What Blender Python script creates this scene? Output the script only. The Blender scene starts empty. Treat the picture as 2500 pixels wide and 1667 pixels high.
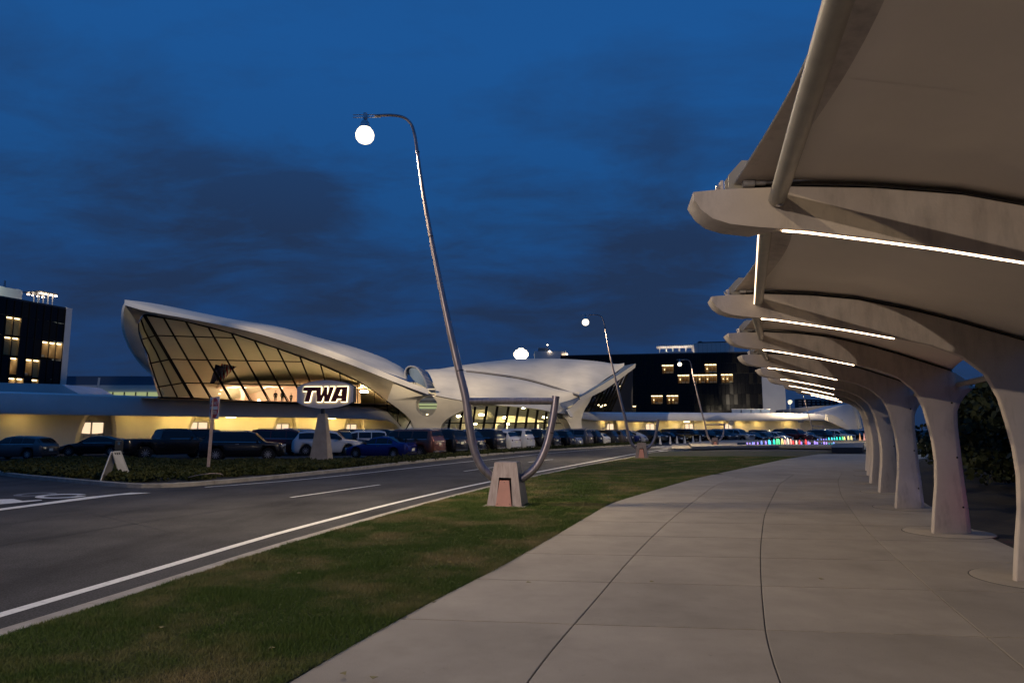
import bpy, bmesh, math, random
import numpy as np
from mathutils import Vector, Matrix
from mathutils.geometry import tessellate_polygon

random.seed(7)
rng = np.random.default_rng(7)
SC = bpy.context.scene
COL = SC.collection
# ------------------------------------------------------------------ camera, sky, exposure
F = 1666.7
HC = 1.8
HOR = 1046.0
PITCH = math.atan((HOR - 833.5) / F)
cam_d = bpy.data.cameras.new('camera')
cam_d.sensor_width = 36.0
cam_d.lens = 24.0
cam_d.clip_start = 0.1
cam_d.clip_end = 5000
cam = bpy.data.objects.new('camera', cam_d)
COL.objects.link(cam)
cam.location = (0, 0, HC)
cam.rotation_euler = (math.pi / 2 + PITCH, 0, 0)
SC.camera = cam
SC.view_settings.view_transform = 'Standard'
SC.view_settings.look = 'None'
SC.view_settings.gamma = 1.0
SC.view_settings.exposure = 0.0
SC.view_settings.use_curve_mapping = False
SC.cycles.max_bounces = 6
SC.cycles.diffuse_bounces = 3
SC.cycles.glossy_bounces = 3
SC.cycles.transparent_max_bounces = 16
SC.cycles.sample_clamp_indirect = 3.0
SC.cycles.caustics_reflective = False
SC.cycles.caustics_refractive = False

world = bpy.data.worlds.new('World')
SC.world = world
world.use_nodes = True
nt = world.node_tree
nt.nodes.clear()
def N(t, **k):
    n = nt.nodes.new(t)
    for a, b in k.items():
        setattr(n, a, b)
    return n
out = N('ShaderNodeOutputWorld')
bg = N('ShaderNodeBackground')
tc = N('ShaderNodeTexCoord')
sep = N('ShaderNodeSeparateXYZ')
nt.links.new(tc.outputs['Generated'], sep.inputs[0])
ramp = N('ShaderNodeValToRGB')
cr = ramp.color_ramp
cr.elements[0].position = 0.0
cr.elements[0].color = (0.013, 0.034, 0.095, 1)
cr.elements[1].position = 1.0
cr.elements[1].color = (0.012, 0.090, 0.30, 1)
for p, c in ((0.05, (0.014, 0.042, 0.125)), (0.16, (0.014, 0.056, 0.180)), (0.30, (0.013, 0.080, 0.255)), (0.5, (0.013, 0.098, 0.325))):
    e = cr.elements.new(p)
    e.color = (*c, 1)
nt.links.new(sep.outputs['Z'], ramp.inputs['Fac'])
# cloud layer: directions projected on a high plane, so the clouds flatten towards the horizon
mx = N('ShaderNodeMath', operation='MAXIMUM')
mx.inputs[1].default_value = 0.0
nt.links.new(sep.outputs['Z'], mx.inputs[0])
ad = N('ShaderNodeMath', operation='ADD')
ad.inputs[1].default_value = 0.22
nt.links.new(mx.outputs[0], ad.inputs[0])
dv = N('ShaderNodeVectorMath', operation='DIVIDE')
nt.links.new(tc.outputs['Generated'], dv.inputs[0])
cb = N('ShaderNodeCombineXYZ')
for i in range(3):
    nt.links.new(ad.outputs[0], cb.inputs[i])
nt.links.new(cb.outputs[0], dv.inputs[1])
mp = N('ShaderNodeMapping')
mp.inputs['Scale'].default_value = (1.0, 1.7, 1.0)
mp.inputs['Rotation'].default_value = (0, 0, math.radians(24))
mp.inputs['Location'].default_value = (7.7, 2.2, 0)
nt.links.new(dv.outputs[0], mp.inputs[0])
nz = N('ShaderNodeTexNoise')
nz.inputs['Scale'].default_value = 2.1
nz.inputs['Detail'].default_value = 8
nz.inputs['Roughness'].default_value = 0.62
nz.inputs['Distortion'].default_value = 0.25
nt.links.new(mp.outputs[0], nz.inputs['Vector'])
cl = N('ShaderNodeValToRGB')
cl.color_ramp.elements[0].position = 0.46
cl.color_ramp.elements[0].color = (0, 0, 0, 1)
cl.color_ramp.elements[1].position = 0.76
cl.color_ramp.elements[1].color = (1, 1, 1, 1)
# a few heavier cloud masses, each round its own direction in the sky
acc = nz.outputs['Fac']
for d_, r_, w_ in (((-0.47, 0.80, 0.37), 0.13, 0.12), ((-0.36, 0.87, 0.32), 0.13, 0.15), ((-0.27, 0.91, 0.30), 0.11, 0.15), ((-0.47, 0.86, 0.21), 0.20, 0.14), ((-0.30, 0.93, 0.20), 0.20, 0.20),
                  ((0.18, 0.88, 0.44), 0.12, 0.15), ((0.21, 0.90, 0.37), 0.10, 0.14), ((0.12, 0.97, 0.20), 0.22, 0.16), ((0.22, 0.95, 0.22), 0.16, 0.18), ((-0.05, 0.98, 0.18), 0.20, 0.14)):
    v_ = Vector(d_).normalized()
    ds_ = N('ShaderNodeVectorMath', operation='DISTANCE')
    ds_.inputs[1].default_value = v_
    nt.links.new(tc.outputs['Generated'], ds_.inputs[0])
    m_ = N('ShaderNodeMapRange')
    m_.interpolation_type = 'SMOOTHSTEP'
    m_.inputs['From Min'].default_value = 0.0
    m_.inputs['From Max'].default_value = r_
    m_.inputs['To Min'].default_value = w_
    m_.inputs['To Max'].default_value = 0.0
    nt.links.new(ds_.outputs['Value'], m_.inputs['Value'])
    a_ = N('ShaderNodeMath', operation='ADD')
    nt.links.new(acc, a_.inputs[0])
    nt.links.new(m_.outputs[0], a_.inputs[1])
    acc = a_.outputs[0]
nt.links.new(acc, cl.inputs['Fac'])
# the cloud bank thins out towards the zenith
fade = N('ShaderNodeMapRange')
fade.inputs['From Min'].default_value = 0.26
fade.inputs['From Max'].default_value = 0.56
fade.inputs['To Min'].default_value = 0.92
fade.inputs['To Max'].default_value = 0.22
nt.links.new(sep.outputs['Z'], fade.inputs['Value'])
mu = N('ShaderNodeMath', operation='MULTIPLY')
nt.links.new(cl.outputs['Color'], mu.inputs[0])
nt.links.new(fade.outputs[0], mu.inputs[1])
cc = N('ShaderNodeMix', data_type='RGBA')
cc.inputs['B'].default_value = (0.017, 0.036, 0.090, 1)
nt.links.new(mu.outputs[0], cc.inputs['Factor'])
nt.links.new(ramp.outputs['Color'], cc.inputs['A'])
nt.links.new(cc.outputs['Result'], bg.inputs['Color'])
bg.inputs['Strength'].default_value = 0.9
nt.links.new(bg.outputs[0], out.inputs[0])

# ------------------------------------------------------------------ helpers
CP, SP = math.cos(PITCH), math.sin(PITCH)
def ray(px, py):
    a = (px - 1250) / F
    b = (833.5 - py) / F
    return Vector((a, CP - b * SP, SP + b * CP))
def at(px, py, Y):
    d = ray(px, py)
    return Vector((0, 0, HC)) + d * (Y / d.y)
def G(px, py, z=0.0):
    d = ray(px, py)
    return Vector((0, 0, HC)) + d * ((z - HC) / d.z)
def interp(xs, ys, x):
    return float(np.interp(x, xs, ys))

class MB:
    def __init__(s):
        s.v = []
        s.f = []
    def quad(s, a, b, c, d):
        n = len(s.v)
        s.v += [tuple(a), tuple(b), tuple(c), tuple(d)]
        s.f.append((n, n + 1, n + 2, n + 3))
        return s
    def poly(s, pts):
        n = len(s.v)
        s.v += [tuple(p) for p in pts]
        s.f.append(tuple(range(n, n + len(pts))))
        return s
    def box(s, c, d, M=None):
        n = len(s.v)
        for x in (-1, 1):
            for y in (-1, 1):
                for z in (-1, 1):
                    p = Vector((c[0] + x * d[0] / 2, c[1] + y * d[1] / 2, c[2] + z * d[2] / 2))
                    s.v.append(tuple(M @ p if M else p))
        for q in ((0, 1, 3, 2), (4, 6, 7, 5), (0, 4, 5, 1), (2, 3, 7, 6), (0, 2, 6, 4), (1, 5, 7, 3)):
            s.f.append(tuple(n + i for i in q))
        return s
    def beam(s, a, b, w, h, up=Vector((0, 0, 1))):
        a, b = Vector(a), Vector(b)
        d = (b - a).normalized()
        x = d.cross(up)
        if x.length < 1e-4:
            x = Vector((1, 0, 0))
        x.normalize()
        y = x.cross(d)
        n = len(s.v)
        for p in (a, b):
            for i, j in ((-1, -1), (1, -1), (1, 1), (-1, 1)):
                s.v.append(tuple(p + x * (i * w / 2) + y * (j * h / 2)))
        for q in ((0, 1, 2, 3), (7, 6, 5, 4), (0, 4, 5, 1), (1, 5, 6, 2), (2, 6, 7, 3), (3, 7, 4, 0)):
            s.f.append(tuple(n + i for i in q))
        return s
    def tube(s, pts, r, seg=12, cap=True):
        pts = [Vector(p) for p in pts]
        if not hasattr(r, '__len__'):
            r = [r] * len(pts)
        n0 = len(s.v)
        prev = None
        for i, p in enumerate(pts):
            t = (pts[min(i + 1, len(pts) - 1)] - pts[max(i - 1, 0)]).normalized()
            if prev is None:
                u = t.cross(Vector((0, 0, 1)))
                if u.length < 1e-3:
                    u = t.cross(Vector((0, 1, 0)))
            else:
                u = prev - t * prev.dot(t)
            u.normalize()
            prev = u
            w = t.cross(u)
            for k in range(seg):
                a = 2 * math.pi * k / seg
                s.v.append(tuple(p + (u * math.cos(a) + w * math.sin(a)) * r[i]))
        for i in range(len(pts) - 1):
            for k in range(seg):
                a = n0 + i * seg + k
                b = n0 + i * seg + (k + 1) % seg
                s.f.append((a, b, b + seg, a + seg))
        if cap:
            s.f.append(tuple(n0 + k for k in range(seg))[::-1])
            e = n0 + (len(pts) - 1) * seg
            s.f.append(tuple(e + k for k in range(seg)))
        return s
    def lathe(s, prof, o=(0, 0, 0), seg=20, axis='z'):
        n0 = len(s.v)
        for r, z in prof:
            for k in range(seg):
                a = 2 * math.pi * k / seg
                c, d = r * math.cos(a), r * math.sin(a)
                p = (c, d, z) if axis == 'z' else ((c, z, d) if axis == 'y' else (z, c, d))
                s.v.append((p[0] + o[0], p[1] + o[1], p[2] + o[2]))
        for i in range(len(prof) - 1):
            for k in range(seg):
                a = n0 + i * seg + k
                b = n0 + i * seg + (k + 1) % seg
                s.f.append((a, b, b + seg, a + seg))
        s.f.append(tuple(n0 + k for k in range(seg))[::-1])
        e = n0 + (len(prof) - 1) * seg
        s.f.append(tuple(e + k for k in range(seg)))
        return s
    def grid(s, rows):
        n0 = len(s.v)
        m = len(rows[0])
        for r in rows:
            s.v += [tuple(p) for p in r]
        for i in range(len(rows) - 1):
            for j in range(m - 1):
                a = n0 + i * m + j
                s.f.append((a, a + 1, a + 1 + m, a + m))
        return s
    def prism(s, pts, off):
        """closed polygon (3d points), extruded by vector off"""
        n = len(pts)
        n0 = len(s.v)
        s.v += [tuple(p) for p in pts] + [tuple(Vector(p) + off) for p in pts]
        tr = tessellate_polygon([[Vector(p) for p in pts]])
        for a, b, c in tr:
            s.f.append((n0 + a, n0 + b, n0 + c))
            s.f.append((n0 + n + c, n0 + n + b, n0 + n + a))
        for i in range(n):
            j = (i + 1) % n
            s.f.append((n0 + i, n0 + j, n0 + n + j, n0 + n + i))
        return s
    def mesh(s, name, mat=None, smooth=False, fix=True, bevel=0):
        me = bpy.data.meshes.new(name)
        me.from_pydata(s.v, [], s.f)
        if fix or bevel:
            bm = bmesh.new()
            bm.from_mesh(me)
            bmesh.ops.remove_doubles(bm, verts=bm.verts, dist=1e-5)
            bmesh.ops.recalc_face_normals(bm, faces=bm.faces)
            if bevel:
                eds = [e for e in bm.edges if len(e.link_faces) == 2 and e.calc_face_angle(0) > 0.5]
                bmesh.ops.bevel(bm, geom=eds, offset=bevel, segments=2, affect='EDGES', clamp_overlap=True)
            bm.to_mesh(me)
            bm.free()
        if mat:
            me.materials.append(mat)
        if smooth:
            me.polygons.foreach_set('use_smooth', [True] * len(me.polygons))
            me.set_sharp_from_angle(angle=math.radians(smooth if smooth is not True else 40))
        me.update()
        return me
    def build(s, name, mat, parent=None, **k):
        o = bpy.data.objects.new(name, s.mesh(name, mat, **k))
        COL.objects.link(o)
        if parent:
            o.parent = parent
        return o

def tag(o, label=None, cat=None, group=None, kind=None):
    for k, v in (('label', label), ('category', cat), ('group', group), ('kind', kind)):
        if v:
            o[k] = v
    return o
def empty(name, loc=(0, 0, 0), rz=0.0, label=None, cat=None, group=None, parent=None):
    o = bpy.data.objects.new(name, None)
    o.location = loc
    o.rotation_euler = (0, 0, rz)
    o.empty_display_size = 0.2
    COL.objects.link(o)
    if parent:
        o.parent = parent
    return tag(o, label, cat, group)
def inst(name, me, parent, loc=(0, 0, 0), rz=0.0, mat=None):
    o = bpy.data.objects.new(name, me)
    COL.objects.link(o)
    o.parent = parent
    o.location = loc
    o.rotation_euler = (0, 0, rz)
    if mat:
        o.material_slots[0].link = 'OBJECT'
        o.material_slots[0].material = mat
    return o
def copy_tree(src, parent=None):
    c = src.copy()
    COL.objects.link(c)
    c.parent = parent
    for ch in list(src.children):
        copy_tree(ch, c)
    return c

# ------------------------------------------------------------------ materials
def mat(name, col, rough=0.6, metal=0.0, var=0.0, scale=5.0, bump=0.0, bscale=60.0, col2=None, coat=0.0, detail=6, spec=0.5, thr=(0.3, 0.7), stretch=None, trans=0.0):
    m = bpy.data.materials.new(name)
    m.use_nodes = True
    t = m.node_tree
    b = t.nodes['Principled BSDF']
    b.inputs['Base Color'].default_value = (*col, 1)
    b.inputs['Roughness'].default_value = rough
    b.inputs['Metallic'].default_value = metal
    b.inputs['Coat Weight'].default_value = coat
    b.inputs['Coat Roughness'].default_value = 0.05
    b.inputs['Specular IOR Level'].default_value = spec
    b.inputs['Transmission Weight'].default_value = trans
    tcn = t.nodes.new('ShaderNodeTexCoord')
    src = tcn.outputs['Object']
    if stretch:
        mpn = t.nodes.new('ShaderNodeMapping')
        mpn.inputs['Scale'].default_value = stretch
        t.links.new(src, mpn.inputs[0])
        src = mpn.outputs[0]
    if var or col2:
        n = t.nodes.new('ShaderNodeTexNoise')
        n.inputs['Scale'].default_value = scale
        n.inputs['Detail'].default_value = detail
        n.inputs['Roughness'].default_value = 0.6
        t.links.new(src, n.inputs['Vector'])
        r = t.nodes.new('ShaderNodeValToRGB')
        r.color_ramp.elements[0].position = thr[0]
        r.color_ramp.elements[1].position = thr[1]
        c2 = col2 or tuple(min(1, c * (1 + var)) for c in col)
        c1 = col if col2 else tuple(c * (1 - var) for c in col)
        r.color_ramp.elements[0].color = (*c1, 1)
        r.color_ramp.elements[1].color = (*c2, 1)
        t.links.new(n.outputs['Fac'], r.inputs['Fac'])
        t.links.new(r.outputs['Color'], b.inputs['Base Color'])
    if bump:
        n2 = t.nodes.new('ShaderNodeTexNoise')
        n2.inputs['Scale'].default_value = bscale
        n2.inputs['Detail'].default_value = 5
        t.links.new(tcn.outputs['Object'], n2.inputs['Vector'])
        bp = t.nodes.new('ShaderNodeBump')
        bp.inputs['Strength'].default_value = bump
        bp.inputs['Distance'].default_value = 0.02
        t.links.new(n2.outputs['Fac'], bp.inputs['Height'])
        t.links.new(bp.outputs[0], b.inputs['Normal'])
    return m
def emit(name, col, s):
    m = bpy.data.materials.new(name)
    m.use_nodes = True
    t = m.node_tree
    t.nodes.clear()
    o = t.nodes.new('ShaderNodeOutputMaterial')
    e = t.nodes.new('ShaderNodeEmission')
    e.inputs['Color'].default_value = (*col, 1)
    e.inputs['Strength'].default_value = s
    t.links.new(e.outputs[0], o.inputs[0])
    return m
def glassy(name, tint=(0.8, 0.85, 0.8), refl=0.12, rough=0.02):
    m = bpy.data.materials.new(name)
    m.use_nodes = True
    t = m.node_tree
    t.nodes.clear()
    o = t.nodes.new('ShaderNodeOutputMaterial')
    tr = t.nodes.new('ShaderNodeBsdfTransparent')
    tr.inputs[0].default_value = (*tint, 1)
    g = t.nodes.new('ShaderNodeBsdfGlossy')
    g.inputs['Roughness'].default_value = rough
    lw = t.nodes.new('ShaderNodeLayerWeight')
    lw.inputs['Blend'].default_value = refl
    mxx = t.nodes.new('ShaderNodeMixShader')
    t.links.new(lw.outputs['Fresnel'], mxx.inputs[0])
    t.links.new(tr.outputs[0], mxx.inputs[1])
    t.links.new(g.outputs[0], mxx.inputs[2])
    t.links.new(mxx.outputs[0], o.inputs[0])
    return m

M = {}
M['asphalt'] = mat('asphalt', (0.060, 0.059, 0.061), 0.85, var=0.45, scale=0.45, bump=0.5, bscale=55, detail=12, thr=(0.25, 0.75), spec=0.2)
def add_speckle(m, scale=140, amt=0.5):
    """fine aggregate speckle multiplied over the base colour"""
    t = m.node_tree
    b = t.nodes['Principled BSDF']
    l = b.inputs['Base Color'].links
    src = l[0].from_socket
    tcn = t.nodes.new('ShaderNodeTexCoord')
    n = t.nodes.new('ShaderNodeTexNoise')
    n.inputs['Scale'].default_value = scale
    n.inputs['Detail'].default_value = 2
    t.links.new(tcn.outputs['Object'], n.inputs['Vector'])
    mr = t.nodes.new('ShaderNodeMapRange')
    mr.inputs['From Min'].default_value = 0.3
    mr.inputs['From Max'].default_value = 0.7
    mr.inputs['To Min'].default_value = 1 - amt
    mr.inputs['To Max'].default_value = 1 + amt
    t.links.new(n.outputs['Fac'], mr.inputs['Value'])
    mm = t.nodes.new('ShaderNodeVectorMath')
    mm.operation = 'MULTIPLY'
    t.links.new(src, mm.inputs[0])
    t.links.new(mr.outputs[0], mm.inputs[1])
    t.links.new(mm.outputs[0], b.inputs['Base Color'])
add_speckle(M['asphalt'], 45, 0.45)
M['ground'] = mat('ground_soil', (0.045, 0.042, 0.04), 0.95, var=0.3, scale=0.3)
M['walk'] = mat('walk_concrete', (0.31, 0.275, 0.225), 0.8, var=0.16, scale=0.9, bump=0.12, bscale=90, detail=12, spec=0.3)
add_speckle(M['walk'], 130, 0.10)
def per_object(m, amt):
    t = m.node_tree
    b = t.nodes['Principled BSDF']
    src = b.inputs['Base Color'].links[0].from_socket
    oi = t.nodes.new('ShaderNodeObjectInfo')
    mr = t.nodes.new('ShaderNodeMapRange')
    mr.inputs['To Min'].default_value = 1 - amt
    mr.inputs['To Max'].default_value = 1 + amt
    t.links.new(oi.outputs['Random'], mr.inputs['Value'])
    mm = t.nodes.new('ShaderNodeVectorMath')
    mm.operation = 'MULTIPLY'
    t.links.new(src, mm.inputs[0])
    t.links.new(mr.outputs[0], mm.inputs[1])
    t.links.new(mm.outputs[0], b.inputs['Base Color'])
def stains(m, scale, amt, stretch=(1, 1, 1), lo=0.5, hi=0.75, space='Object'):
    # dark soiled patches and runs multiplied over the base colour
    t = m.node_tree
    b = t.nodes['Principled BSDF']
    src = b.inputs['Base Color'].links[0].from_socket
    tcn = t.nodes.new('ShaderNodeTexCoord')
    mpn = t.nodes.new('ShaderNodeMapping')
    mpn.inputs['Scale'].default_value = stretch
    mpn.inputs['Location'].default_value = (3.3, 7.1, 1.9)
    t.links.new(tcn.outputs[space], mpn.inputs[0])
    n = t.nodes.new('ShaderNodeTexNoise')
    n.inputs['Scale'].default_value = scale
    n.inputs['Detail'].default_value = 9
    n.inputs['Roughness'].default_value = 0.65
    t.links.new(mpn.outputs[0], n.inputs['Vector'])
    mr = t.nodes.new('ShaderNodeMapRange')
    mr.inputs['From Min'].default_value = lo
    mr.inputs['From Max'].default_value = hi
    mr.inputs['To Min'].default_value = 1
    mr.inputs['To Max'].default_value = 1 - amt
    t.links.new(n.outputs['Fac'], mr.inputs['Value'])
    mm = t.nodes.new('ShaderNodeVectorMath')
    mm.operation = 'MULTIPLY'
    t.links.new(src, mm.inputs[0])
    t.links.new(mr.outputs[0], mm.inputs[1])
    t.links.new(mm.outputs[0], b.inputs['Base Color'])
per_object(M['walk'], 0.09)
stains(M['walk'], 2.2, 0.16, lo=0.52, hi=0.8)
stains(M['walk'], 16, 0.45, lo=0.66, hi=0.74)
stains(M['asphalt'], 0.6, 0.5, stretch=(1, 0.22, 1))
stains(M['asphalt'], 5, 0.2, lo=0.55, hi=0.75)
M['joint'] = mat('joint_filler', (0.05, 0.045, 0.04), 0.9, var=0.2)
M['kerb'] = mat('kerb_concrete', (0.30, 0.28, 0.25), 0.85, var=0.25, scale=3, bump=0.2, detail=10)
M['paint'] = mat('road_paint', (0.72, 0.72, 0.70), 0.6, col2=(0.45, 0.45, 0.44), scale=14, thr=(0.5, 0.75), detail=10)
M['oldpaint'] = mat('worn_road_paint', (0.10, 0.10, 0.11), 0.7, col2=(0.25, 0.25, 0.26), scale=25, thr=(0.4, 0.6), detail=8)
M['soil'] = mat('bed_soil', (0.022, 0.018, 0.013), 0.95, var=0.5, scale=10, bump=0.5, bscale=25)
M['turf'] = mat('turf', (0.022, 0.032, 0.006), 0.95, col2=(0.065, 0.048, 0.022), scale=0.55, thr=(0.44, 0.76), bump=0.5, bscale=30, detail=10)
M['conc'] = mat('canopy_concrete', (0.64, 0.57, 0.50), 0.82, col2=(0.46, 0.39, 0.335), scale=1.1, thr=(0.3, 0.72), bump=0.15, bscale=50, detail=12)
stains(M['conc'], 3.0, 0.45, stretch=(1.6, 1.6, 0.45), lo=0.5, hi=0.8)
per_object(M['conc'], 0.05)
M['fabric'] = mat('canopy_fabric', (0.84, 0.76, 0.66), 0.75, var=0.06, scale=0.8, spec=0.2)
M['steel'] = mat('painted_steel', (0.36, 0.33, 0.27), 0.5, metal=0.0, var=0.1, scale=8)
M['galv'] = mat('galvanised_steel', (0.55, 0.55, 0.56), 0.35, metal=0.8, var=0.15, scale=20)
M['pole'] = mat('pole_steel', (0.36, 0.31, 0.32), 0.36, metal=0.55, var=0.28, scale=4, detail=10, stretch=(3, 3, 0.6))
M['plinth'] = mat('plinth_steel', (0.24, 0.205, 0.205), 0.42, metal=0.55, col2=(0.15, 0.12, 0.115), scale=5, thr=(0.3, 0.7), detail=10, stretch=(4, 4, 0.5))
M['hatch'] = mat('hatch_pink', (0.50, 0.235, 0.185), 0.5, var=0.08, scale=6)
M['shell'] = mat('shell_concrete', (0.74, 0.69, 0.59), 0.7, var=0.10, scale=0.35, bump=0.15, bscale=3, detail=12, stretch=(1, 1, 3))
stains(M['shell'], 0.5, 0.12, stretch=(1, 1, 2.5))
M['fascia'] = mat('fascia_concrete', (0.78, 0.76, 0.74), 0.7, var=0.10, scale=0.3, detail=10)
M['wallc'] = mat('niche_concrete', (0.72, 0.66, 0.50), 0.75, var=0.06, scale=0.6)
M['ceil'] = mat('hall_plaster', (0.58, 0.545, 0.43), 0.8, var=0.10, scale=0.15)
M['pink'] = mat('lounge_plaster', (0.75, 0.58, 0.46), 0.7, var=0.05)
M['mull'] = mat('mullion', (0.012, 0.009, 0.006), 0.7, spec=0.15)
M['dark'] = mat('dark_rubber', (0.012, 0.012, 0.013), 0.75, spec=0.3)
M['darkmetal'] = mat('dark_metal', (0.05, 0.05, 0.055), 0.45, metal=0.5)
M['glass'] = glassy('clear_glass', (0.80, 0.82, 0.72), 0.10)
M['sideglass'] = glassy('green_glass', (0.45, 0.50, 0.42), 0.35, 0.05)
M['glass_gutter_blue'] = mat('skylight_gutter_blue', (0.14, 0.20, 0.32), 0.35, var=0.1)  # blue of the glass, also put on the gutters for their sky-lit shade
M['bglass'] = mat('black_glass', (0.006, 0.006, 0.008), 0.12, spec=0.25, bump=0.01, bscale=0.6)
M['bglass2'] = mat('black_glass_brown', (0.014, 0.011, 0.007), 0.16, spec=0.25)
M['hotelwhite'] = mat('hotel_white', (0.74, 0.72, 0.69), 0.7, var=0.06, scale=0.4)
M['carglass'] = mat('car_glass', (0.006, 0.007, 0.009), 0.05, spec=0.5)
M['chrome'] = mat('chrome', (0.75, 0.75, 0.77), 0.12, metal=1.0)
M['rim'] = mat('wheel_rim', (0.45, 0.45, 0.47), 0.3, metal=0.8)
M['plate'] = mat('number_plate', (0.7, 0.68, 0.55), 0.5)
M['tail'] = mat('tail_lens', (0.09, 0.006, 0.006), 0.12, coat=1.0)
M['head'] = mat('head_lens', (0.62, 0.64, 0.68), 0.08, coat=1.0)
M['white'] = mat('white_paint', (0.75, 0.74, 0.72), 0.4, var=0.04)
M['signred'] = mat('sign_red', (0.55, 0.03, 0.025), 0.35)
M['signback'] = mat('sign_back', (0.32, 0.30, 0.28), 0.4, metal=0.5)
M['wood'] = mat('sign_post_steel', (0.42, 0.31, 0.28), 0.55, metal=0.1, var=0.2, scale=12)
M['letter'] = mat('letter_maroon', (0.24, 0.035, 0.028), 0.5)
M['oval'] = mat('oval_face', (0.72, 0.69, 0.66), 0.45)
M['pylon'] = mat('pylon_concrete', (0.33, 0.28, 0.235), 0.8, var=0.18, scale=2.5, bump=0.2, detail=10)
M['leaf'] = mat('juniper', (0.022, 0.034, 0.008), 0.8, col2=(0.062, 0.066, 0.020), scale=1.6, thr=(0.35, 0.65), spec=0.25)
M['leaf2'] = mat('tree_leaf', (0.016, 0.024, 0.008), 0.7, col2=(0.034, 0.040, 0.014), scale=0.8, thr=(0.35, 0.65), spec=0.25)
M['bark'] = mat('bark', (0.05, 0.04, 0.03), 0.9, var=0.3, scale=6, bump=0.5)
M['grass'] = mat('grass_blade', (0.074, 0.118, 0.017), 0.65, col2=(0.36, 0.26, 0.13), scale=0.7, thr=(0.46, 0.76), spec=0.3, detail=10)
M['black'] = mat('black_cloth', (0.012, 0.011, 0.012), 0.8)
M['skin'] = mat('mannequin_form', (0.02, 0.018, 0.017), 0.6)
M['t5roof'] = mat('far_roof_blue', (0.10, 0.14, 0.20), 0.6, var=0.1)
M['cone'] = mat('cone_white', (0.7, 0.68, 0.66), 0.5)
M['conebase'] = mat('cone_base', (0.05, 0.05, 0.05), 0.8)
M['orange'] = mat('cone_orange', (0.8, 0.18, 0.04), 0.5)
M['water'] = mat('pool_water', (0.02, 0.03, 0.05), 0.06, bump=0.2, bscale=4)
M['red'] = mat('lounge_red', (0.45, 0.03, 0.02), 0.6)
M['lamp'] = emit('lamp_glow', (1.0, 0.86, 0.62), 3.2)
M['added_lot_lamp'] = emit('added_lot_lamp_glow', (1.0, 0.84, 0.58), 550)
M['led'] = emit('led_strip_glow', (1.0, 0.70, 0.44), 14)
M['strut_line'] = emit('strut_line_glow', (1.0, 0.72, 0.46), 4)
M['halo'] = emit('letter_back_light', (1.0, 0.78, 0.42), 4.5)
M['down'] = emit('soffit_lamp_glow', (1.0, 0.68, 0.22), 75)
M['down_dim'] = emit('hanging_lamp_glow', (1.0, 0.78, 0.36), 9)
M['win'] = emit('window_glow', (1.0, 0.72, 0.46), 1.15)
M['room'] = emit('room_cove_glow', (1.0, 0.78, 0.50), 2.2)
M['roomwall'] = mat('room_wall', (0.55, 0.42, 0.28), 0.8)
M['hall_lamp'] = emit('hall_lamp_glow', (1.0, 0.79, 0.44), 62)
M['lobby_lamp'] = emit('lobby_lamp_glow', (1.0, 0.80, 0.44), 110)
M['spot_small'] = emit('small_spot_glow', (1.0, 0.72, 0.45), 10)
M['lime'] = emit('far_hall_glow', (0.66, 0.74, 0.36), 0.5)
M['rooflight'] = emit('roof_light_glow', (1.0, 0.80, 0.6), 14)
# ------------------------------------------------------------------ ground, road, kerbs, markings
ZR = -0.13
mb = MB()
mb.poly([(900 * math.cos(a), 900 * math.sin(a), ZR - 0.05) for a in [k * math.pi / 32 for k in range(64)]])
tag(mb.build('ground', M['ground'], fix=False), kind='structure')

def line_world(px, z=0.0):
    return [G(x, y, z) for x, y in px]
def resample(pts, n):
    pts = [Vector(p) for p in pts]
    d = [0]
    for a, b in zip(pts, pts[1:]):
        d.append(d[-1] + (b - a).length)
    o = []
    for k in range(n):
        t = d[-1] * k / (n - 1)
        o.append(Vector([interp(d, [p[i] for p in pts], t) for i in range(3)]))
    return o
def smooth_line(pts, n, it=2):
    p = resample(pts, n)
    for _ in range(it):
        q = [p[0]] + [(p[i - 1] + p[i] * 2 + p[i + 1]) / 4 for i in range(1, len(p) - 1)] + [p[-1]]
        p = q
    return p
def offset(pts, d):
    o = []
    for i, p in enumerate(pts):
        t = (pts[min(i + 1, len(pts) - 1)] - pts[max(i - 1, 0)])
        n = Vector((t.y, -t.x, 0)).normalized()
        o.append(p + n * d)
    return o
def strip(name, pts, w, z, m, kind='structure', parent=None):
    c = [Vector((p.x, p.y, z)) for p in pts]
    a, b = offset(c, -w / 2), offset(c, w / 2)
    o = MB().grid([a, b]).build(name, m, parent, fix=False)
    if kind and not parent:
        tag(o, kind=kind)
    return o
def up(me_ob):
    for p in me_ob.data.polygons:
        if p.normal.z < 0:
            p.flip()
    return me_ob

# asphalt: one wide sheet, the parking lot and the road meet in it
mb = MB()
mb.grid([[(-90 + 10 * i, -30 + 10 * j, ZR) for i in range(20)] for j in range(17)])
road = mb.build('road', M['asphalt'], fix=False)
tag(road, kind='structure')

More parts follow.
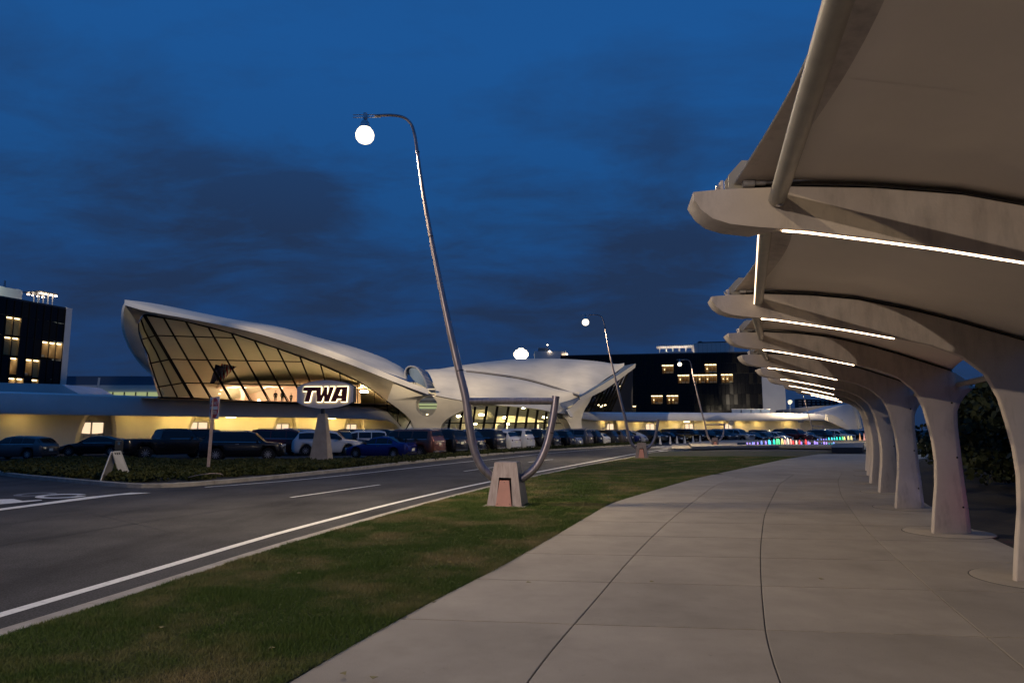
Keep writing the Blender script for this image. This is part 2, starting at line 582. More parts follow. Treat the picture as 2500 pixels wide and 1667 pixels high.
# right kerb line of the road (edge of the lawn), drawn out behind the camera too
K_px = [(0, 1537), (387, 1418), (663, 1330), (940, 1252), (1105, 1208), (1206, 1183), (1318, 1158), (1420, 1137), (1533, 1117), (1582, 1105), (1662, 1096.5), (1727, 1093.5)]
K = line_world(K_px)
K = [Vector((-9.6, -20, 0)), Vector((-7.6, -6, 0)), Vector((-5.9, 1.0, 0))] + K
K = smooth_line(K, 90, 1)
Kend = K[-1]
kerb = empty('kerb')
tag(kerb, kind='structure')
def kerb_stones(parent, line, w, side, ln=3.0, z0=ZR - 0.02, z1=0.012):
    """kerb built of separate stones about ln long with a recessed joint"""
    tot = sum((b - a).length for a, b in zip(line, line[1:]))
    n = max(2, int(tot / ln))
    fine = resample(line, n * 5 + 1)
    for k in range(n):
        seg = fine[k * 5:k * 5 + 6]
        seg = [Vector(p) for p in seg]
        g = 0.006
        seg[0] = seg[0] + (seg[1] - seg[0]).normalized() * g
        seg[-1] = seg[-1] - (seg[-1] - seg[-2]).normalized() * g
        inn = offset(seg, w * side)
        m = MB()
        r = 0.02
        a0 = [Vector((p.x, p.y, z0)) for p in seg]
        a1 = [Vector((p.x, p.y, z1 - r)) for p in seg]
        a2 = [Vector((p.x, p.y, z1)) + (q - p).normalized() * r for p, q in zip(seg, inn)]
        a3 = [Vector((q.x, q.y, z1)) for q in inn]
        a4 = [Vector((q.x, q.y, z0)) for q in inn]
        m.grid([a0, a1, a2, a3, a4])
        m.poly([x[0] for x in (a0, a1, a2, a3, a4)])
        m.poly([x[-1] for x in (a4, a3, a2, a1, a0)])
        m.build('kerb_stone', M['kerb'], parent)
kerb_stones(kerb, K, 0.22, 1)

# walk curves (x as a function of distance)
def curve_xy(px, extra):
    p = [G(x, y) for x, y in px]
    p = [Vector((*e, 0)) for e in extra] + p
    ys = [q.y for q in p]
    xs = [q.x for q in p]
    o = np.argsort(ys)
    return np.array(ys)[o], np.array(xs)[o]
L0 = curve_xy([(691, 1667), (1017, 1485), (1210, 1388), (1300, 1338), (1488, 1228), (1690, 1169), (1913, 1121), (1973, 1112), (2033, 1103.5), (2107, 1097)], [(-3.6, -3), (-7, -14)])
LA = curve_xy([(1270, 1667), (1435, 1488), (1531, 1371), (1626, 1276), (1743, 1185), (1800, 1165)], [(-1.8, -3), (-5, -14)])
LB = curve_xy([(1885, 1667), (1862, 1488), (1855, 1350), (1866, 1254), (1903, 1180), (1940, 1157)], [(0.6, -3), (-2.5, -14)])
LC = curve_xy([(2342, 1500), (2246, 1414), (2116, 1296), (2054, 1211), (2045, 1173), (2056, 1153)], [(3.1, 3.0), (1.6, -3), (0.2, -14)])
LR = curve_xy([(2464, 1333), (2369, 1289), (2269, 1235)], [(5.75, 5), (4.4, 0), (3.2, -4), (1.6, -14), (13.0, 23.5), (17.6, 32), (24.0, 41), (32.0, 50)])
def smx(c, y):
    xs = [float(np.interp(y + d, c[0], c[1])) for d in (-1.2, -0.6, 0, 0.6, 1.2)]
    return sum(xs) / 5 if c[0][0] + 1.2 < y < c[0][-1] - 1.2 else float(np.interp(y, c[0], c[1]))
TILT = -0.11
def pt(c, yk, z=0.0):
    y = yk
    for _ in range(8):
        x = smx(c, y)
        y = yk + TILT * (x - 2.0)
    return Vector((x, y, z))
walk = empty('sidewalk')
tag(walk, kind='structure')
yk = 6.47 - 1.8 * 5
rows = []
while yk < 30:
    rows.append(yk)
    yk += 1.8
bed = MB()
ys = [-12 + 1.0 * k for k in range(64)]
bed.grid([[Vector((smx(L0, y), y, -0.014)) for y in ys], [Vector((smx(LR, y), y, -0.014)) for y in ys]])
bed.build('joint_bed', M['joint'], walk, fix=False)
def slab(ca, cb, y0, y1, far=False):
    g = 0.013
    na = 5
    A = [pt(ca, y0 + g + (y1 - y0 - 2 * g) * k / (na - 1)) for k in range(na)]
    B = [pt(cb, y0 + g + (y1 - y0 - 2 * g) * k / (na - 1)) for k in range(na)]
    ga = 0 if ca is L0 else g
    gb = 0 if cb is LR else g
    ga, gb = ga * 0.4, gb * 0.4
    A = [a + (b - a).normalized() * ga for a, b in zip(A, B)]
    B = [b - (b - a).normalized() * gb for a, b in zip(A, B)]
    if min((b - a).length for a, b in zip(A, B)) < 0.1:
        return
    ai = [a + (b - a).normalized() * 0.006 for a, b in zip(A, B)]
    bi = [b - (b - a).normalized() * 0.006 for a, b in zip(A, B)]
    m = MB()
    lo = lambda P: [Vector((p.x, p.y, -0.05)) for p in P]
    ed = lambda P: [Vector((p.x, p.y, -0.004)) for p in P]
    m.grid([lo(A), ed(A), ai, bi, ed(B), lo(B)])
    m.poly([lo(A)[0], ed(A)[0], ai[0], bi[0], ed(B)[0], lo(B)[0]])
    m.poly([lo(B)[-1], ed(B)[-1], bi[-1], ai[-1], ed(A)[-1], lo(A)[-1]])
    m.build('slab', M['walk'], walk)
curves = [L0, LA, LB, LC, LR]
for y0, y1 in zip(rows, rows[1:]):
    for ca, cb in zip(curves, curves[1:]):
        # the first joints run out where their curve leaves the walk
        slab(ca, cb, y0, y1)
yf = rows[-1]
for y0 in (yf, yf + 3.6, yf + 7.2, yf + 10.8, yf + 14.4, yf + 18.0):
    slab(L0, LR, y0, y0 + 3.6)

# lawn between kerb and walk
def kx(y):
    ysK = [p.y for p in K]
    return float(np.interp(y, ysK, [p.x for p in K])) + 0.215
def kxs(y):
    return kx(y)
ys = [-12 + 0.5 * k for k in range(0, 136)]
lm = MB()
cols = 9
lawn_rows = []
for y in ys:
    a, b = kxs(y) if y < Kend.y else None, smx(L0, y)
    if a is None:
        a = Kend.x + (y - Kend.y) * 1.9
    if a > b - 0.05:
        break
    lawn_rows.append([Vector((a + (b - a) * j / (cols - 1), y, 0.006)) for j in range(cols)])
lm.grid(lawn_rows)
lawn = tag(lm.build('lawn', M['turf'], smooth=True), kind='structure')
LAWN_END = lawn_rows[-1][0].y

# far plaza paving round the pools and behind the columns
def sheet(name, px, z, m, parent=None):
    o = MB().poly([G(x, y, z) for x, y in px]).build(name, m, parent, fix=False)
    up(o)
    if not parent:
        tag(o, kind='structure')
    return o
sheet('plaza', [(1640, 1094.5), (1735, 1093), (2005, 1093.2), (2112, 1097.5), (2420, 1110), (2420, 1076), (2100, 1072), (1850, 1074), (1640, 1084)], -0.012, M['walk'])
pz = MB()
pz.poly([(smx(LR, y) - 0.05, y, -0.02) for y in (-12, -4, 0, 5, 10, 15, 20, 30, 40, 50)] + [(80, 60, -0.02), (80, -12, -0.02)])
o = pz.build('mulch_bed', M['soil'], fix=False)
up(o)
tag(o, kind='structure')

# painted lines
def P_line(name, px, w, z=ZR + 0.004, pre=None, m=None):
    p = line_world(px, ZR)
    if pre:
        p = [Vector((*q, ZR)) for q in pre] + p
    return strip(name, smooth_line(p, 60, 1), w, z, m or M['paint'])
P_line('lane_line', [(0, 1501), (387, 1388), (663, 1305), (940, 1233), (1111, 1193), (1206, 1173.5), (1311, 1152), (1450, 1126), (1525, 1112), (1582, 1102), (1630, 1095)], 0.17, pre=[(-8.6, -10), (-6.7, 0)])
P_line('lane_line', [(500, 1189), (700, 1174), (870, 1157), (1100, 1131), (1215, 1119.5), (1318, 1108), (1450, 1097), (1485, 1094), (1549, 1090)], 0.13)
P_line('lane_line', [(710, 1214), (927, 1183)], 0.12)
P_line('lane_line', [(1133, 1150), (1215, 1139)], 0.12)
P_line('lane_line', [(1290, 1128), (1350, 1121)], 0.12)
P_line('tar_seam', [(-40, 1338), (200, 1300), (420, 1263), (800, 1211), (1100, 1166), (1400, 1117)], 0.035, m=M['dark'], z=ZR + 0.003)
P_line('tar_seam', [(150, 1236), (420, 1300), (700, 1290)], 0.02, m=M['dark'], z=ZR + 0.003)
# turn lane line at the left and the painted word seen end-on
def G2(x, y):
    return G(x, y, ZR + 0.004)
def flat(name, px, m, z=ZR + 0.004):
    o = MB().prism([G(x, y, z) for x, y in px], Vector((0, 0, 0.003))).build(name, m)
    return o
mk = empty('road_marking')
tag(mk, kind='structure')
flat('turn_line', [(-60, 1250), (0, 1241), (210, 1213), (320, 1202.3), (368, 1202.6), (290, 1208), (0, 1245.5), (-60, 1254)], M['paint']).parent = mk
def ring_px(cx, cy, rx, ry, tx, ty, tilt, gap=0.0):
    a, b = [], []
    n = 40
    for k in range(n + 1):
        t = gap + (2 * math.pi - 2 * gap) * k / n
        a.append((cx + rx * math.cos(t), cy + ry * math.sin(t) + tilt * rx * math.cos(t)))
        b.append((cx + (rx - tx) * math.cos(t), cy + (ry - ty) * math.sin(t) + tilt * (rx - tx) * math.cos(t)))
    return a, b
def ring(name, m, *args):
    a, b = ring_px(*args)
    z = ZR + 0.006
    o = MB().grid([[G(x, y, z) for x, y in a], [G(x, y, z) for x, y in b]]).build(name, m, mk, fix=False)
    up(o)
ring('painted_letter', M['paint'], 149, 1210.3, 64, 5.2, 22, 2.0, -0.035, 0.25)
ring('painted_letter', M['oldpaint'], 86, 1206.3, 54, 4.0, 20, 1.8, -0.045, 0.0)
flat('painted_letter', [(-60, 1226), (0, 1218.4), (32, 1217.5), (55, 1222.2), (100, 1219.6), (103, 1221), (0, 1230.5), (-60, 1237)], M['paint']).parent = mk
# crosswalk bars and stop line
flat('crosswalk_bar', [(1607, 1100.6), (1632, 1099.3), (1650, 1099.6), (1612, 1101.6)], M['paint']).parent = mk
flat('crosswalk_bar', [(1645, 1095.6), (1650, 1094.6), (1700, 1094.2), (1694, 1095.6)], M['paint']).parent = mk
for k in range(6):
    y = 1092.6 - k * 1.15
    flat('crosswalk_bar', [(1560 + k * 14, y), (1700 + k * 8, y - 0.1), (1700 + k * 8, y + 0.25), (1560 + k * 14, y + 0.35)], M['paint']).parent = mk

# planted island: its kerb, soil and low junipers
I_px = [(-40, 1141), (0, 1152), (45, 1158), (179, 1170), (298, 1180), (357, 1182.5), (446, 1179.5), (595, 1167.5), (700, 1158), (870, 1141), (1000, 1126), (1100, 1116), (1192, 1107.5), (1341, 1097), (1450, 1090.5), (1533, 1085.5), (1598, 1083.5)]
I = smooth_line(line_world(I_px), 110, 1)
kerb2 = empty('kerb')
tag(kerb2, kind='structure')
kerb_stones(kerb2, I, 0.16, -1)
B_px = [(-40, 1139), (30, 1131), (104, 1121), (180, 1117), (340, 1121), (480, 1125), (700, 1123.5), (880, 1122), (1000, 1119.5), (1100, 1109.5), (1192, 1101.5), (1341, 1092.5), (1450, 1087), (1533, 1083.5), (1598, 1081.8)]
Bk = smooth_line(line_world(B_px), 110, 1)
Ii = offset(I, -0.16)
o = MB().grid([[Vector((p.x, p.y, -0.03)) for p in Ii], [Vector((p.x, p.y, -0.03)) for p in Bk]]).build('planting_bed', M['soil'], fix=False)
up(o)
tag(o, kind='structure')
kerb3 = empty('kerb')
tag(kerb3, kind='structure')
kerb_stones(kerb3, Bk, 0.14, -1)
# second small kerb at the far left
kerb4 = empty('kerb')
tag(kerb4, kind='structure')
kerb_stones(kerb4, smooth_line(line_world([(-60, 1152), (0, 1146), (60, 1137), (107, 1131)]), 20, 1), 0.15, 1)

def leaf_cloud(name, m, cen, size, up_bias, parent=None, blade=False):
    """many small leaf faces; cen (n,3), size (n,)"""
    n = len(cen)
    u = rng.normal(size=(n, 3))
    u[:, 2] += up_bias
    u /= np.linalg.norm(u, axis=1)[:, None]
    w = np.cross(u, rng.normal(size=(n, 3)))
    w /= np.linalg.norm(w, axis=1)[:, None]
    sz = size[:, None]
    a = cen - w * sz * 0.5
    b = cen + w * sz * 0.5
    c = cen + u * sz * 1.5 + w * sz * 0.15
    if blade:
        v = np.stack([a, b, c], 1).reshape(-1, 3)
        nv = 3
    else:
        d = cen + u * sz * 0.9 + w * sz * 0.7
        e = cen + u * sz * 0.9 - w * sz * 0.6
        v = np.stack([a, b, d, c, e], 1).reshape(-1, 3)
        nv = 5
    me = bpy.data.meshes.new(name)
    me.vertices.add(len(v))
    me.vertices.foreach_set('co', v.astype(np.float32).ravel())
    me.loops.add(n * nv)
    me.loops.foreach_set('vertex_index', np.arange(n * nv, dtype=np.int32))
    me.polygons.add(n)
    me.polygons.foreach_set('loop_start', np.arange(0, n * nv, nv, dtype=np.int32))
    me.polygons.foreach_set('loop_total', np.full(n, nv, dtype=np.int32))
    me.materials.append(m)
    me.update(calc_edges=True)
    me.validate()
    o = bpy.data.objects.new(name, me)
    COL.objects.link(o)
    if parent:
        o.parent = parent
    return o
# junipers: mounds scattered through the bed, thick with needles
cs, ss = [], []
for k in range(len(Ii) - 1):
    a0, a1, b0, b1 = Ii[k], Ii[k + 1], Bk[k], Bk[k + 1]
    wid = (b0 - a0).length
    ln = (a1 - a0).length
    area = wid * ln
    nm = max(1, int(area * 2.2))
    dist = (a0 + b0).length / 2
    for _ in range(nm):
        s, t = random.random(), 0.06 + 0.9 * random.random()
        c = a0.lerp(a1, s).lerp(b0.lerp(b1, s), t)
        r = random.uniform(0.30, 0.58)
        edge = min(t, 1 - t) * wid
        r = min(r, max(0.12, edge))
        h = r * random.uniform(0.42, 0.75) * (1 - 0.55 * t)
        q = 240 if dist < 45 else 90
        th = rng.random(q) * 2 * math.pi
        ph = np.arccos(rng.random(q) ** 0.8)
        rr = r * (0.62 + 0.42 * rng.random(q) ** 0.5)
        cs.append(np.stack([c.x + rr * np.sin(ph) * np.cos(th), c.y + rr * np.sin(ph) * np.sin(th), -0.03 + h / r * rr * np.cos(ph)], 1))
        ss.append(rng.uniform(0.035, 0.085, q))
cs = np.concatenate(cs)
ss = np.concatenate(ss)
print('juniper leaves', len(cs))
jun = leaf_cloud('juniper_ground_cover', M['leaf'], cs, ss, 0.7)
tag(jun, 'low dark green juniper ground cover filling the kerbed island', 'ground cover', kind='stuff')

# grass blades over the near part of the lawn
def grass(n, y0, y1, hmin, hmax, wd, clump, patchy=True):
    y = y0 + (y1 - y0) * rng.random(n)
    xa = np.interp(y, [p.y for p in K], [p.x for p in K]) + 0.215
    xb = np.interp(y, L0[0], L0[1]) + 0.03
    x = xa + (xb - xa) * rng.random(n)
    keep = (np.abs((x) / np.maximum(y, .5)) < 0.95) & (xb > xa)
    x, y = x[keep], y[keep]
    n = len(x)
    hsc = 0.65 + 0.5 * (0.5 + 0.5 * np.sin(x * 3.1 + 1.7 * np.sin(y * 2.3))) * (0.5 + 0.5 * np.sin(y * 4.2 + 2 * np.sin(x * 1.9)))
    h = (hmin + (hmax - hmin) * rng.random(n)) * hsc
    az = rng.random(n) * 2 * np.pi
    lean = rng.normal(size=(n, 2)) * 0.55
    base = np.stack([x, y, np.full(n, 0.004)], 1)
    wv = np.stack([np.cos(az), np.sin(az), np.zeros(n)], 1) * (wd * (0.6 + 0.8 * rng.random(n)))[:, None]
    tip = base + np.stack([lean[:, 0] * h, lean[:, 1] * h, h], 1)
    v = np.stack([base - wv, base + wv, tip], 1).reshape(-1, 3)
    return v
V = np.concatenate([grass(240000, 4.2, 9.0, 0.022, 0.052, 0.0026, 1), grass(260000, 9.0, 18.0, 0.025, 0.055, 0.004, 1), grass(150000, 18, 45, 0.03, 0.06, 0.009, 1)])
nv = len(V) // 3
me = bpy.data.meshes.new('grass')
me.vertices.add(len(V))
me.vertices.foreach_set('co', V.astype(np.float32).ravel())
me.loops.add(len(V))
me.loops.foreach_set('vertex_index', np.arange(len(V), dtype=np.int32))
me.polygons.add(nv)
me.polygons.foreach_set('loop_start', np.arange(0, len(V), 3, dtype=np.int32))
me.polygons.foreach_set('loop_total', np.full(nv, 3, dtype=np.int32))
me.materials.append(M['grass'])
me.update(calc_edges=True)
go = bpy.data.objects.new('grass', me)
COL.objects.link(go)
tag(go, 'short green and brown patched grass on the lawn strip', 'grass', kind='stuff')
# a few fallen leaves on lawn and walk
lf = mat('dry_leaf', (0.20, 0.17, 0.06), 0.8)
for px, py, lab in ((663, 1580, 'pale dry leaf in the middle of the lower lawn'), (1058, 1468, 'dry leaf on the walk close to the lawn edge'), (395, 1530, 'dry leaf on the left lower lawn'), (1590, 1418, 'dry leaf in the centre of the walk'), (840, 1642, 'left of two dry leaves on the walk at the bottom edge'),
                    (912, 1652, 'right of two dry leaves on the walk at the bottom edge'), (2005, 1412, 'dry leaf on the walk between the two right joints'), (1290, 1420, 'small dark leaf on the walk left of centre'), (730, 1398, 'dry leaf on the lawn near the kerb')):
    g = G(px, py, 0.03 if px < 1000 else 0.004)
    m = MB()
    a = random.random() * 6
    m.prism([g + Vector((math.cos(a + t) * r, math.sin(a + t) * r, 0.006 * math.sin(3 * t))) for t, r in ((0, .035), (1, .018), (2, .03), (3.1, .02), (4, .034), (5.2, .016))], Vector((0, 0, 0.003)))
    o = m.build('leaf', lf)
    tag(o, lab, 'leaf', 'fallen leaves on lawn and walk')

# ------------------------------------------------------------------ covered walk: concrete ribs with fabric between
ribs = {0: ((3.62, 0.50), 6.0), 1: ((4.71, 4.57), 4.7), 2: ((5.975, 8.505), 4.0), 3: ((7.26, 12.22), -1.0), 4: ((8.69, 15.94), -3.0), 5: ((10.36, 19.76), -7.5)}
b6, b7, b8 = G(2121, 1180), G(2116, 1161), G(2114, 1149.5)
ribs[6] = ((b6.x, b6.y), -11)
ribs[7] = ((b7.x, b7.y), -15)
ribs[8] = ((b8.x, b8.y), -19)
ribs[9] = ((b8.x + 2.9, b8.y + 4.2), -22)
ribs[10] = ((b8.x + 6.2, b8.y + 8.2), -26)
B3, A3 = Vector((7.26, 12.22, 0)), math.radians(-1.0)
t3 = Vector((-math.cos(A3), math.sin(A3), 0))
n3 = Vector((-math.sin(A3), -math.cos(A3), 0))
def loc3(px, py):
    d = ray(px, py)
    c = Vector((0, 0, HC))
    k = (B3 - c).dot(n3) / d.dot(n3)
    p = c + d * k
    return ((p - B3).dot(t3), p.z)
under = [(2267, 1302), (2271, 1230), (2275, 1182), (2274, 1126), (2268, 1080), (2258, 1040), (2245, 995), (2224, 955), (2186, 925), (2135, 904), (2077, 892), (2000, 877), (1940, 867), (1880, 857.5), (1855, 855), (1836, 853), (1808, 849), (1791, 843), (1780, 834), (1773.5, 824)]
over = [(1773, 816), (1800, 814), (1863, 813), (1940, 817), (2020, 826), (2108, 846), (2180, 866), (2250, 888), (2300, 904), (2322, 912), (2350, 930), (2371, 949)]
back = [(2352, 966), (2340, 984), (2333, 1004), (2334, 1040), (2342, 1110), (2351, 1180), (2360, 1240), (2368, 1306)]
prof = [loc3(*p) for p in under + over + back]
prof = [(u, max(0.0, z)) for u, z in prof]
prof[0] = (0.0, 0.0)
prof[-1] = (prof[-1][0], 0.0)
nU, nO = len(under), len(over)
def inset(P, d):
    d0 = d
    o = []
    n = len(P)
    for i, p in enumerate(P):
        a, b = P[i - 1], P[(i + 1) % n]
        if i == 0:
            a = (p[0], p[1] - 1)
        if i == n - 1:
            b = (p[0], p[1] - 1)
        d = d0 * (0.15 if nU - 5 <= i <= nU + 1 else 0.5 if nU - 7 <= i < nU - 5 else 1.0)
        tx, tz = b[0] - a[0], b[1] - a[1]
        l = math.hypot(tx, tz)
        nx, nz_ = tz / l, -tx / l
        o.append((p[0] + nx * d, max(0.0, p[1] + nz_ * d) if p[1] > 0.01 else 0.0))
    return o
# orientation test: inset must move the underside upward
tst = inset(prof, 0.05)
sg = 1 if tst[12][1] > prof[12][1] else -1
def rib_mesh():
    nP = len(prof)
    backside = set(range(nU + nO - 1, nP))
    def ring(dp, d, dback):
        a = inset(prof, d * sg)
        b = inset(prof, dback * sg)
        return [(b[i][0], dp, b[i][1]) if i in backside else (a[i][0], dp, a[i][1]) for i in range(nP)]
    rings = [ring(-0.135, 0.010, 0.14), ring(-0.125, 0.0, 0.12), ring(-0.085, 0.0, 0.04), ring(-0.05, 0.010, 0.0), ring(0.06, 0.085, 0.0), ring(0.19, 0.16, 0.10)]
    m = MB()
    vs = []
    for r in rings:
        vs.append([Vector((-u, d, z)) for u, d, z in r])
    n = len(vs[0])
    for A, B in zip(vs, vs[1:]):
        for i in range(n):
            j = (i + 1) % n
            m.quad(A[i], A[j], B[j], B[i])
    for A in (vs[0], vs[-1]):
        b0 = len(m.v)
        m.v += [tuple(p) for p in A]
        for a, b, c in tessellate_polygon([A]):
            m.f.append((b0 + a, b0 + b, b0 + c))
    return m.mesh('rib_body', M['conc'], smooth=28)
rib_me = rib_mesh()
ucol = prof[-1][0] / 2
# top curve (u -> z) for fabric and tubes
topc = sorted([loc3(*p) for p in over])
def ztop(u):
    return interp([p[0] for p in topc], [p[1] for p in topc], u)
botc = sorted([loc3(*p) for p in under[8:]])
def zbot(u):
    return interp([p[0] for p in botc], [p[1] for p in botc], u)
led_u0, led_u1 = loc3(1857, 853)[0], loc3(2077, 892)[0]
utip = loc3(1774, 820)[0]
ustrut = loc3(1851, 836)[0]
ub = loc3(2322, 912)[0]
led_me = MB().tube([(-u, -0.11, zbot(u) - 0.006) for u in np.linspace(led_u0, led_u1, 12)], 0.0065, 8).mesh('bright_strip', M['led'], smooth=True)
# darkness of the gap drawn as a dark tube + edge tube lying on the rib
gap_me = MB().tube([(-u, -0.02, ztop(u) + 0.050) for u in np.linspace(utip - 0.32, ub + 0.02, 24)], 0.030, 10).mesh('edge_tube', M['steel'], smooth=True)
rail_me = MB().tube([(-u, -0.045, ztop(u) + 0.010) for u in np.linspace(utip - 0.40, ub + 0.02, 24)], 0.030, 6).mesh('dark_gap', M['dark'], smooth=True)
# end plate with chamfered corner, clamp, bolts
m = MB()
z0 = ztop(utip - 0.3)
bx = -(utip - 0.30)
plate_pts = [(-0.04, 0.0), (-0.04, 0.13), (0.06, 0.24), (0.20, 0.235), (0.34, 0.17), (0.62, 0.06), (0.62, 0.0)]
m.prism([Vector((bx + a, -0.05, z0 + b)) for a, b in plate_pts], Vector((0, 0.014, 0)))
bracket_me = m.mesh('end_bracket', M['steel'])
m = MB()
m.lathe([(0.0, -0.03), (0.033, -0.03), (0.036, 0.0), (0.036, 0.05), (0.024, 0.06), (0.024, 0.13), (0.0, 0.13)], (bx + 0.08, -0.085, z0 + 0.055), 10, 'x')
clamp_me = m.mesh('cable_clamp', M['galv'], smooth=True)
rod_me = MB().tube([(bx + 0.2, -0.085, z0 + 0.055), (bx + 0.55, -0.085, z0 + 0.07)], 0.014, 8).mesh('tension_rod', M['galv'], smooth=True)
anchor_me = MB().box((bx - 0.09, -0.02, z0 + 0.035), (0.018, 0.10, 0.10)).mesh('anchor_plate', M['conc'])
abolt_me = MB().lathe([(0.0, 0), (0.022, 0), (0.022, 0.03), (0, 0.03)], (bx - 0.125, -0.02, z0 + 0.05), 8, 'x').mesh('anchor_bolt', M['galv'])
m = MB()
m.lathe([(0.0, 0), (0.028, 0), (0.028, 0.03), (0.014, 0.035), (0.014, 0.08), (0, 0.08)], (0, 0, 0), 8, 'y')
bolt_me = m.mesh('bolt', M['galv'])
hole_me = MB().lathe([(0.0, 0), (0.017, 0), (0.017, 0.006), (0, 0.006)], (0, 0, 0), 10, 'y').mesh('tie_hole', M['dark'])
seam_me = MB().box((0, 0, 0), (0.012, 0.004, 0.42)).mesh('mortar_seam', M['joint'])
pad_prof = [(0.0, -0.03), (0.70, -0.03), (0.70, 0.006), (0.69, 0.010), (0.0, 0.010)]
pad_me = MB().lathe(pad_prof, (0, 0, 0), 40).mesh('footing_pad', M['walk'], smooth=True)
ringj_me = MB().lathe([(0.69, -0.02), (0.715, -0.02), (0.715, 0.003), (0.69, 0.003)], (0, 0, 0), 40).mesh('pad_joint', M['joint'])
def rib_T(i):
    (x, y), a = ribs[i]
    # local +x points away from the tip, so local (-u) runs towards it
    return Matrix.Translation((x, y, 0)) @ Matrix.Rotation(-math.radians(a), 4, 'Z')
where = {0: 'concrete canopy rib just behind the camera', 1: 'nearest concrete canopy rib, tip high against the sky', 2: 'second concrete canopy rib, its column cut by the right edge', 3: 'concrete canopy rib whose wide column is lit pink',  # the pink is light from the ground uplight beside the column
         4: 'fourth concrete canopy rib, column just left of the pink lit one', 5: 'fifth concrete canopy rib along the walk', 6: 'sixth concrete canopy rib along the walk', 7: 'seventh concrete canopy rib, a narrow strip of column',
         8: 'eighth concrete canopy rib, last column seen beside the fountain', 9: 'ninth canopy rib hidden behind the nearer columns', 10: 'farthest canopy rib hidden behind all the others'}
for i in sorted(ribs):
    T = rib_T(i)
    r = empty('canopy_rib', T.translation, -math.radians(ribs[i][1]), where[i], 'canopy rib', 'concrete ribs of the covered walk')
    inst('rib_body', rib_me, r)
    inst('bright_strip', led_me, r)
    inst('edge_tube', gap_me, r)
    inst('dark_gap', rail_me, r)
    inst('end_bracket', bracket_me, r)
    inst('end_bracket', bracket_me, r, (0, 0.11, 0))
    inst('tension_rod', rod_me, r)
    inst('anchor_plate', anchor_me, r)
    inst('anchor_bolt', abolt_me, r)
    inst('cable_clamp', clamp_me, r)
    inst('bolt', bolt_me, r, (-ustrut + 0.0, -0.215, ztop(ustrut) - 0.14))
    for u, z in ((ucol * 1.0 - 0.02, 2.25), (ucol * 1.1, 1.3), (ucol * 1.2, 0.45)):
        inst('tie_hole', hole_me, r, (-u + 0.12, -0.141, z))
    pd = inst('footing_pad', pad_me, r, (-ucol, 0.03, 0))
    inst('pad_joint', ringj_me, pd)
def W(i, u, z, d=0.0):
    return rib_T(i) @ Vector((-u, d, z))
order = sorted(ribs)
for i in order[:-1]:
    j = i + 1
    # struts between neighbouring ribs
    for nm, u, z, r in (('strut', ustrut, ztop(ustrut) - 0.10, 0.058), ('strut', ub - 0.02, ztop(ub) - 0.20, 0.048)):
        a, b = W(i, u, z + (0.0), 0.10), W(j, u, z, -0.155)
        s = MB().tube([a, a.lerp(b, 0.5), b], r, 16).build('canopy_strut', M['steel'], smooth=True)
        end = 'tips' if r > 0.05 else 'column heads'
        tag(s, f'grey steel tube strut between rib {end}, ' + ('overhead near the camera' if i < 1 else f'{("first", "second", "third", "fourth", "fifth", "sixth", "seventh", "eighth", "ninth")[i - 1]} beyond the nearest rib'), 'strut', 'struts between the ribs')
        if nm == 'strut' and r > 0.05 and i in (1,):
            q = MB().tube([a + Vector((-0.055, 0, -0.03)), b + Vector((-0.055, 0, -0.03))], 0.006, 6).build('bright_strip', M['strut_line'], s)  # thin glowing line along the left edge of the strut
    # fabric bay: saddle surface, free edge curved inward between the tips
    rows_ = []
    ns, nu = 22, 30
    for a in range(ns + 1):
        s = a / ns
        row = []
        c = 4 * s * (1 - s)
        ue0 = utip - 0.30 - 0.36 * math.sin(math.pi * s)
        ub0 = ub + 0.14 * c
        for b in range(nu + 1):
            u = ue0 + (ub0 - ue0) * b / nu
            p, q = W(i, u, ztop(u) + 0.062, 0.03), W(j, u, ztop(u) + 0.062, -0.03)
            e = p.lerp(q, s)
            lift = 0.14 * math.sin(math.pi * s) * (1 - b / nu) ** 3 + 0.05 * math.sin(math.pi * s)
            e.z += lift - 0.05 * math.sin(math.pi * s) * math.sin(math.pi * b / nu)
            row.append(e)
        rows_.append(row)
    m = MB().grid(rows_)
    fb = m.build('canopy_fabric', M['fabric'], smooth=60)
    sol = fb.modifiers.new('thick', 'SOLIDIFY')
    sol.thickness = 0.006
    nth = ('first', 'second', 'third', 'fourth', 'fifth', 'sixth', 'seventh', 'eighth', 'ninth')
    tag(fb, 'taut beige fabric roof bay ' + ('filling the upper right corner' if i == 0 else f'between ribs, {nth[i - 1]} beyond the nearest rib'), 'canopy fabric', 'fabric bays of the covered walk')
    for a_ in (7, 15):
        k_ = [p - Vector((0, 0, 0.007)) for p in rows_[a_]]
        sd = (rows_[a_ + 1][10] - rows_[a_][10]).normalized() * 0.012
        MB().grid([[p - sd for p in k_], [p + sd for p in k_]]).build('fabric_seam', M['fabric'], fb)
    # reinforcing hem and edge cable
    hem = MB()
    hem.grid([[r_[k] + Vector((0, 0, -0.006)) for r_ in rows_] for k in (1, 2)])
    MB().tube([r_[0] for r_ in rows_], 0.009, 6).build('edge_cable', M['galv'], fb)
    o = MB().grid([[r_[b] - Vector((0, 0, 0.008)) for r_ in rows_] for b in (0, 1, 2)]).build('edge_hem', M['conc'], fb, smooth=True)

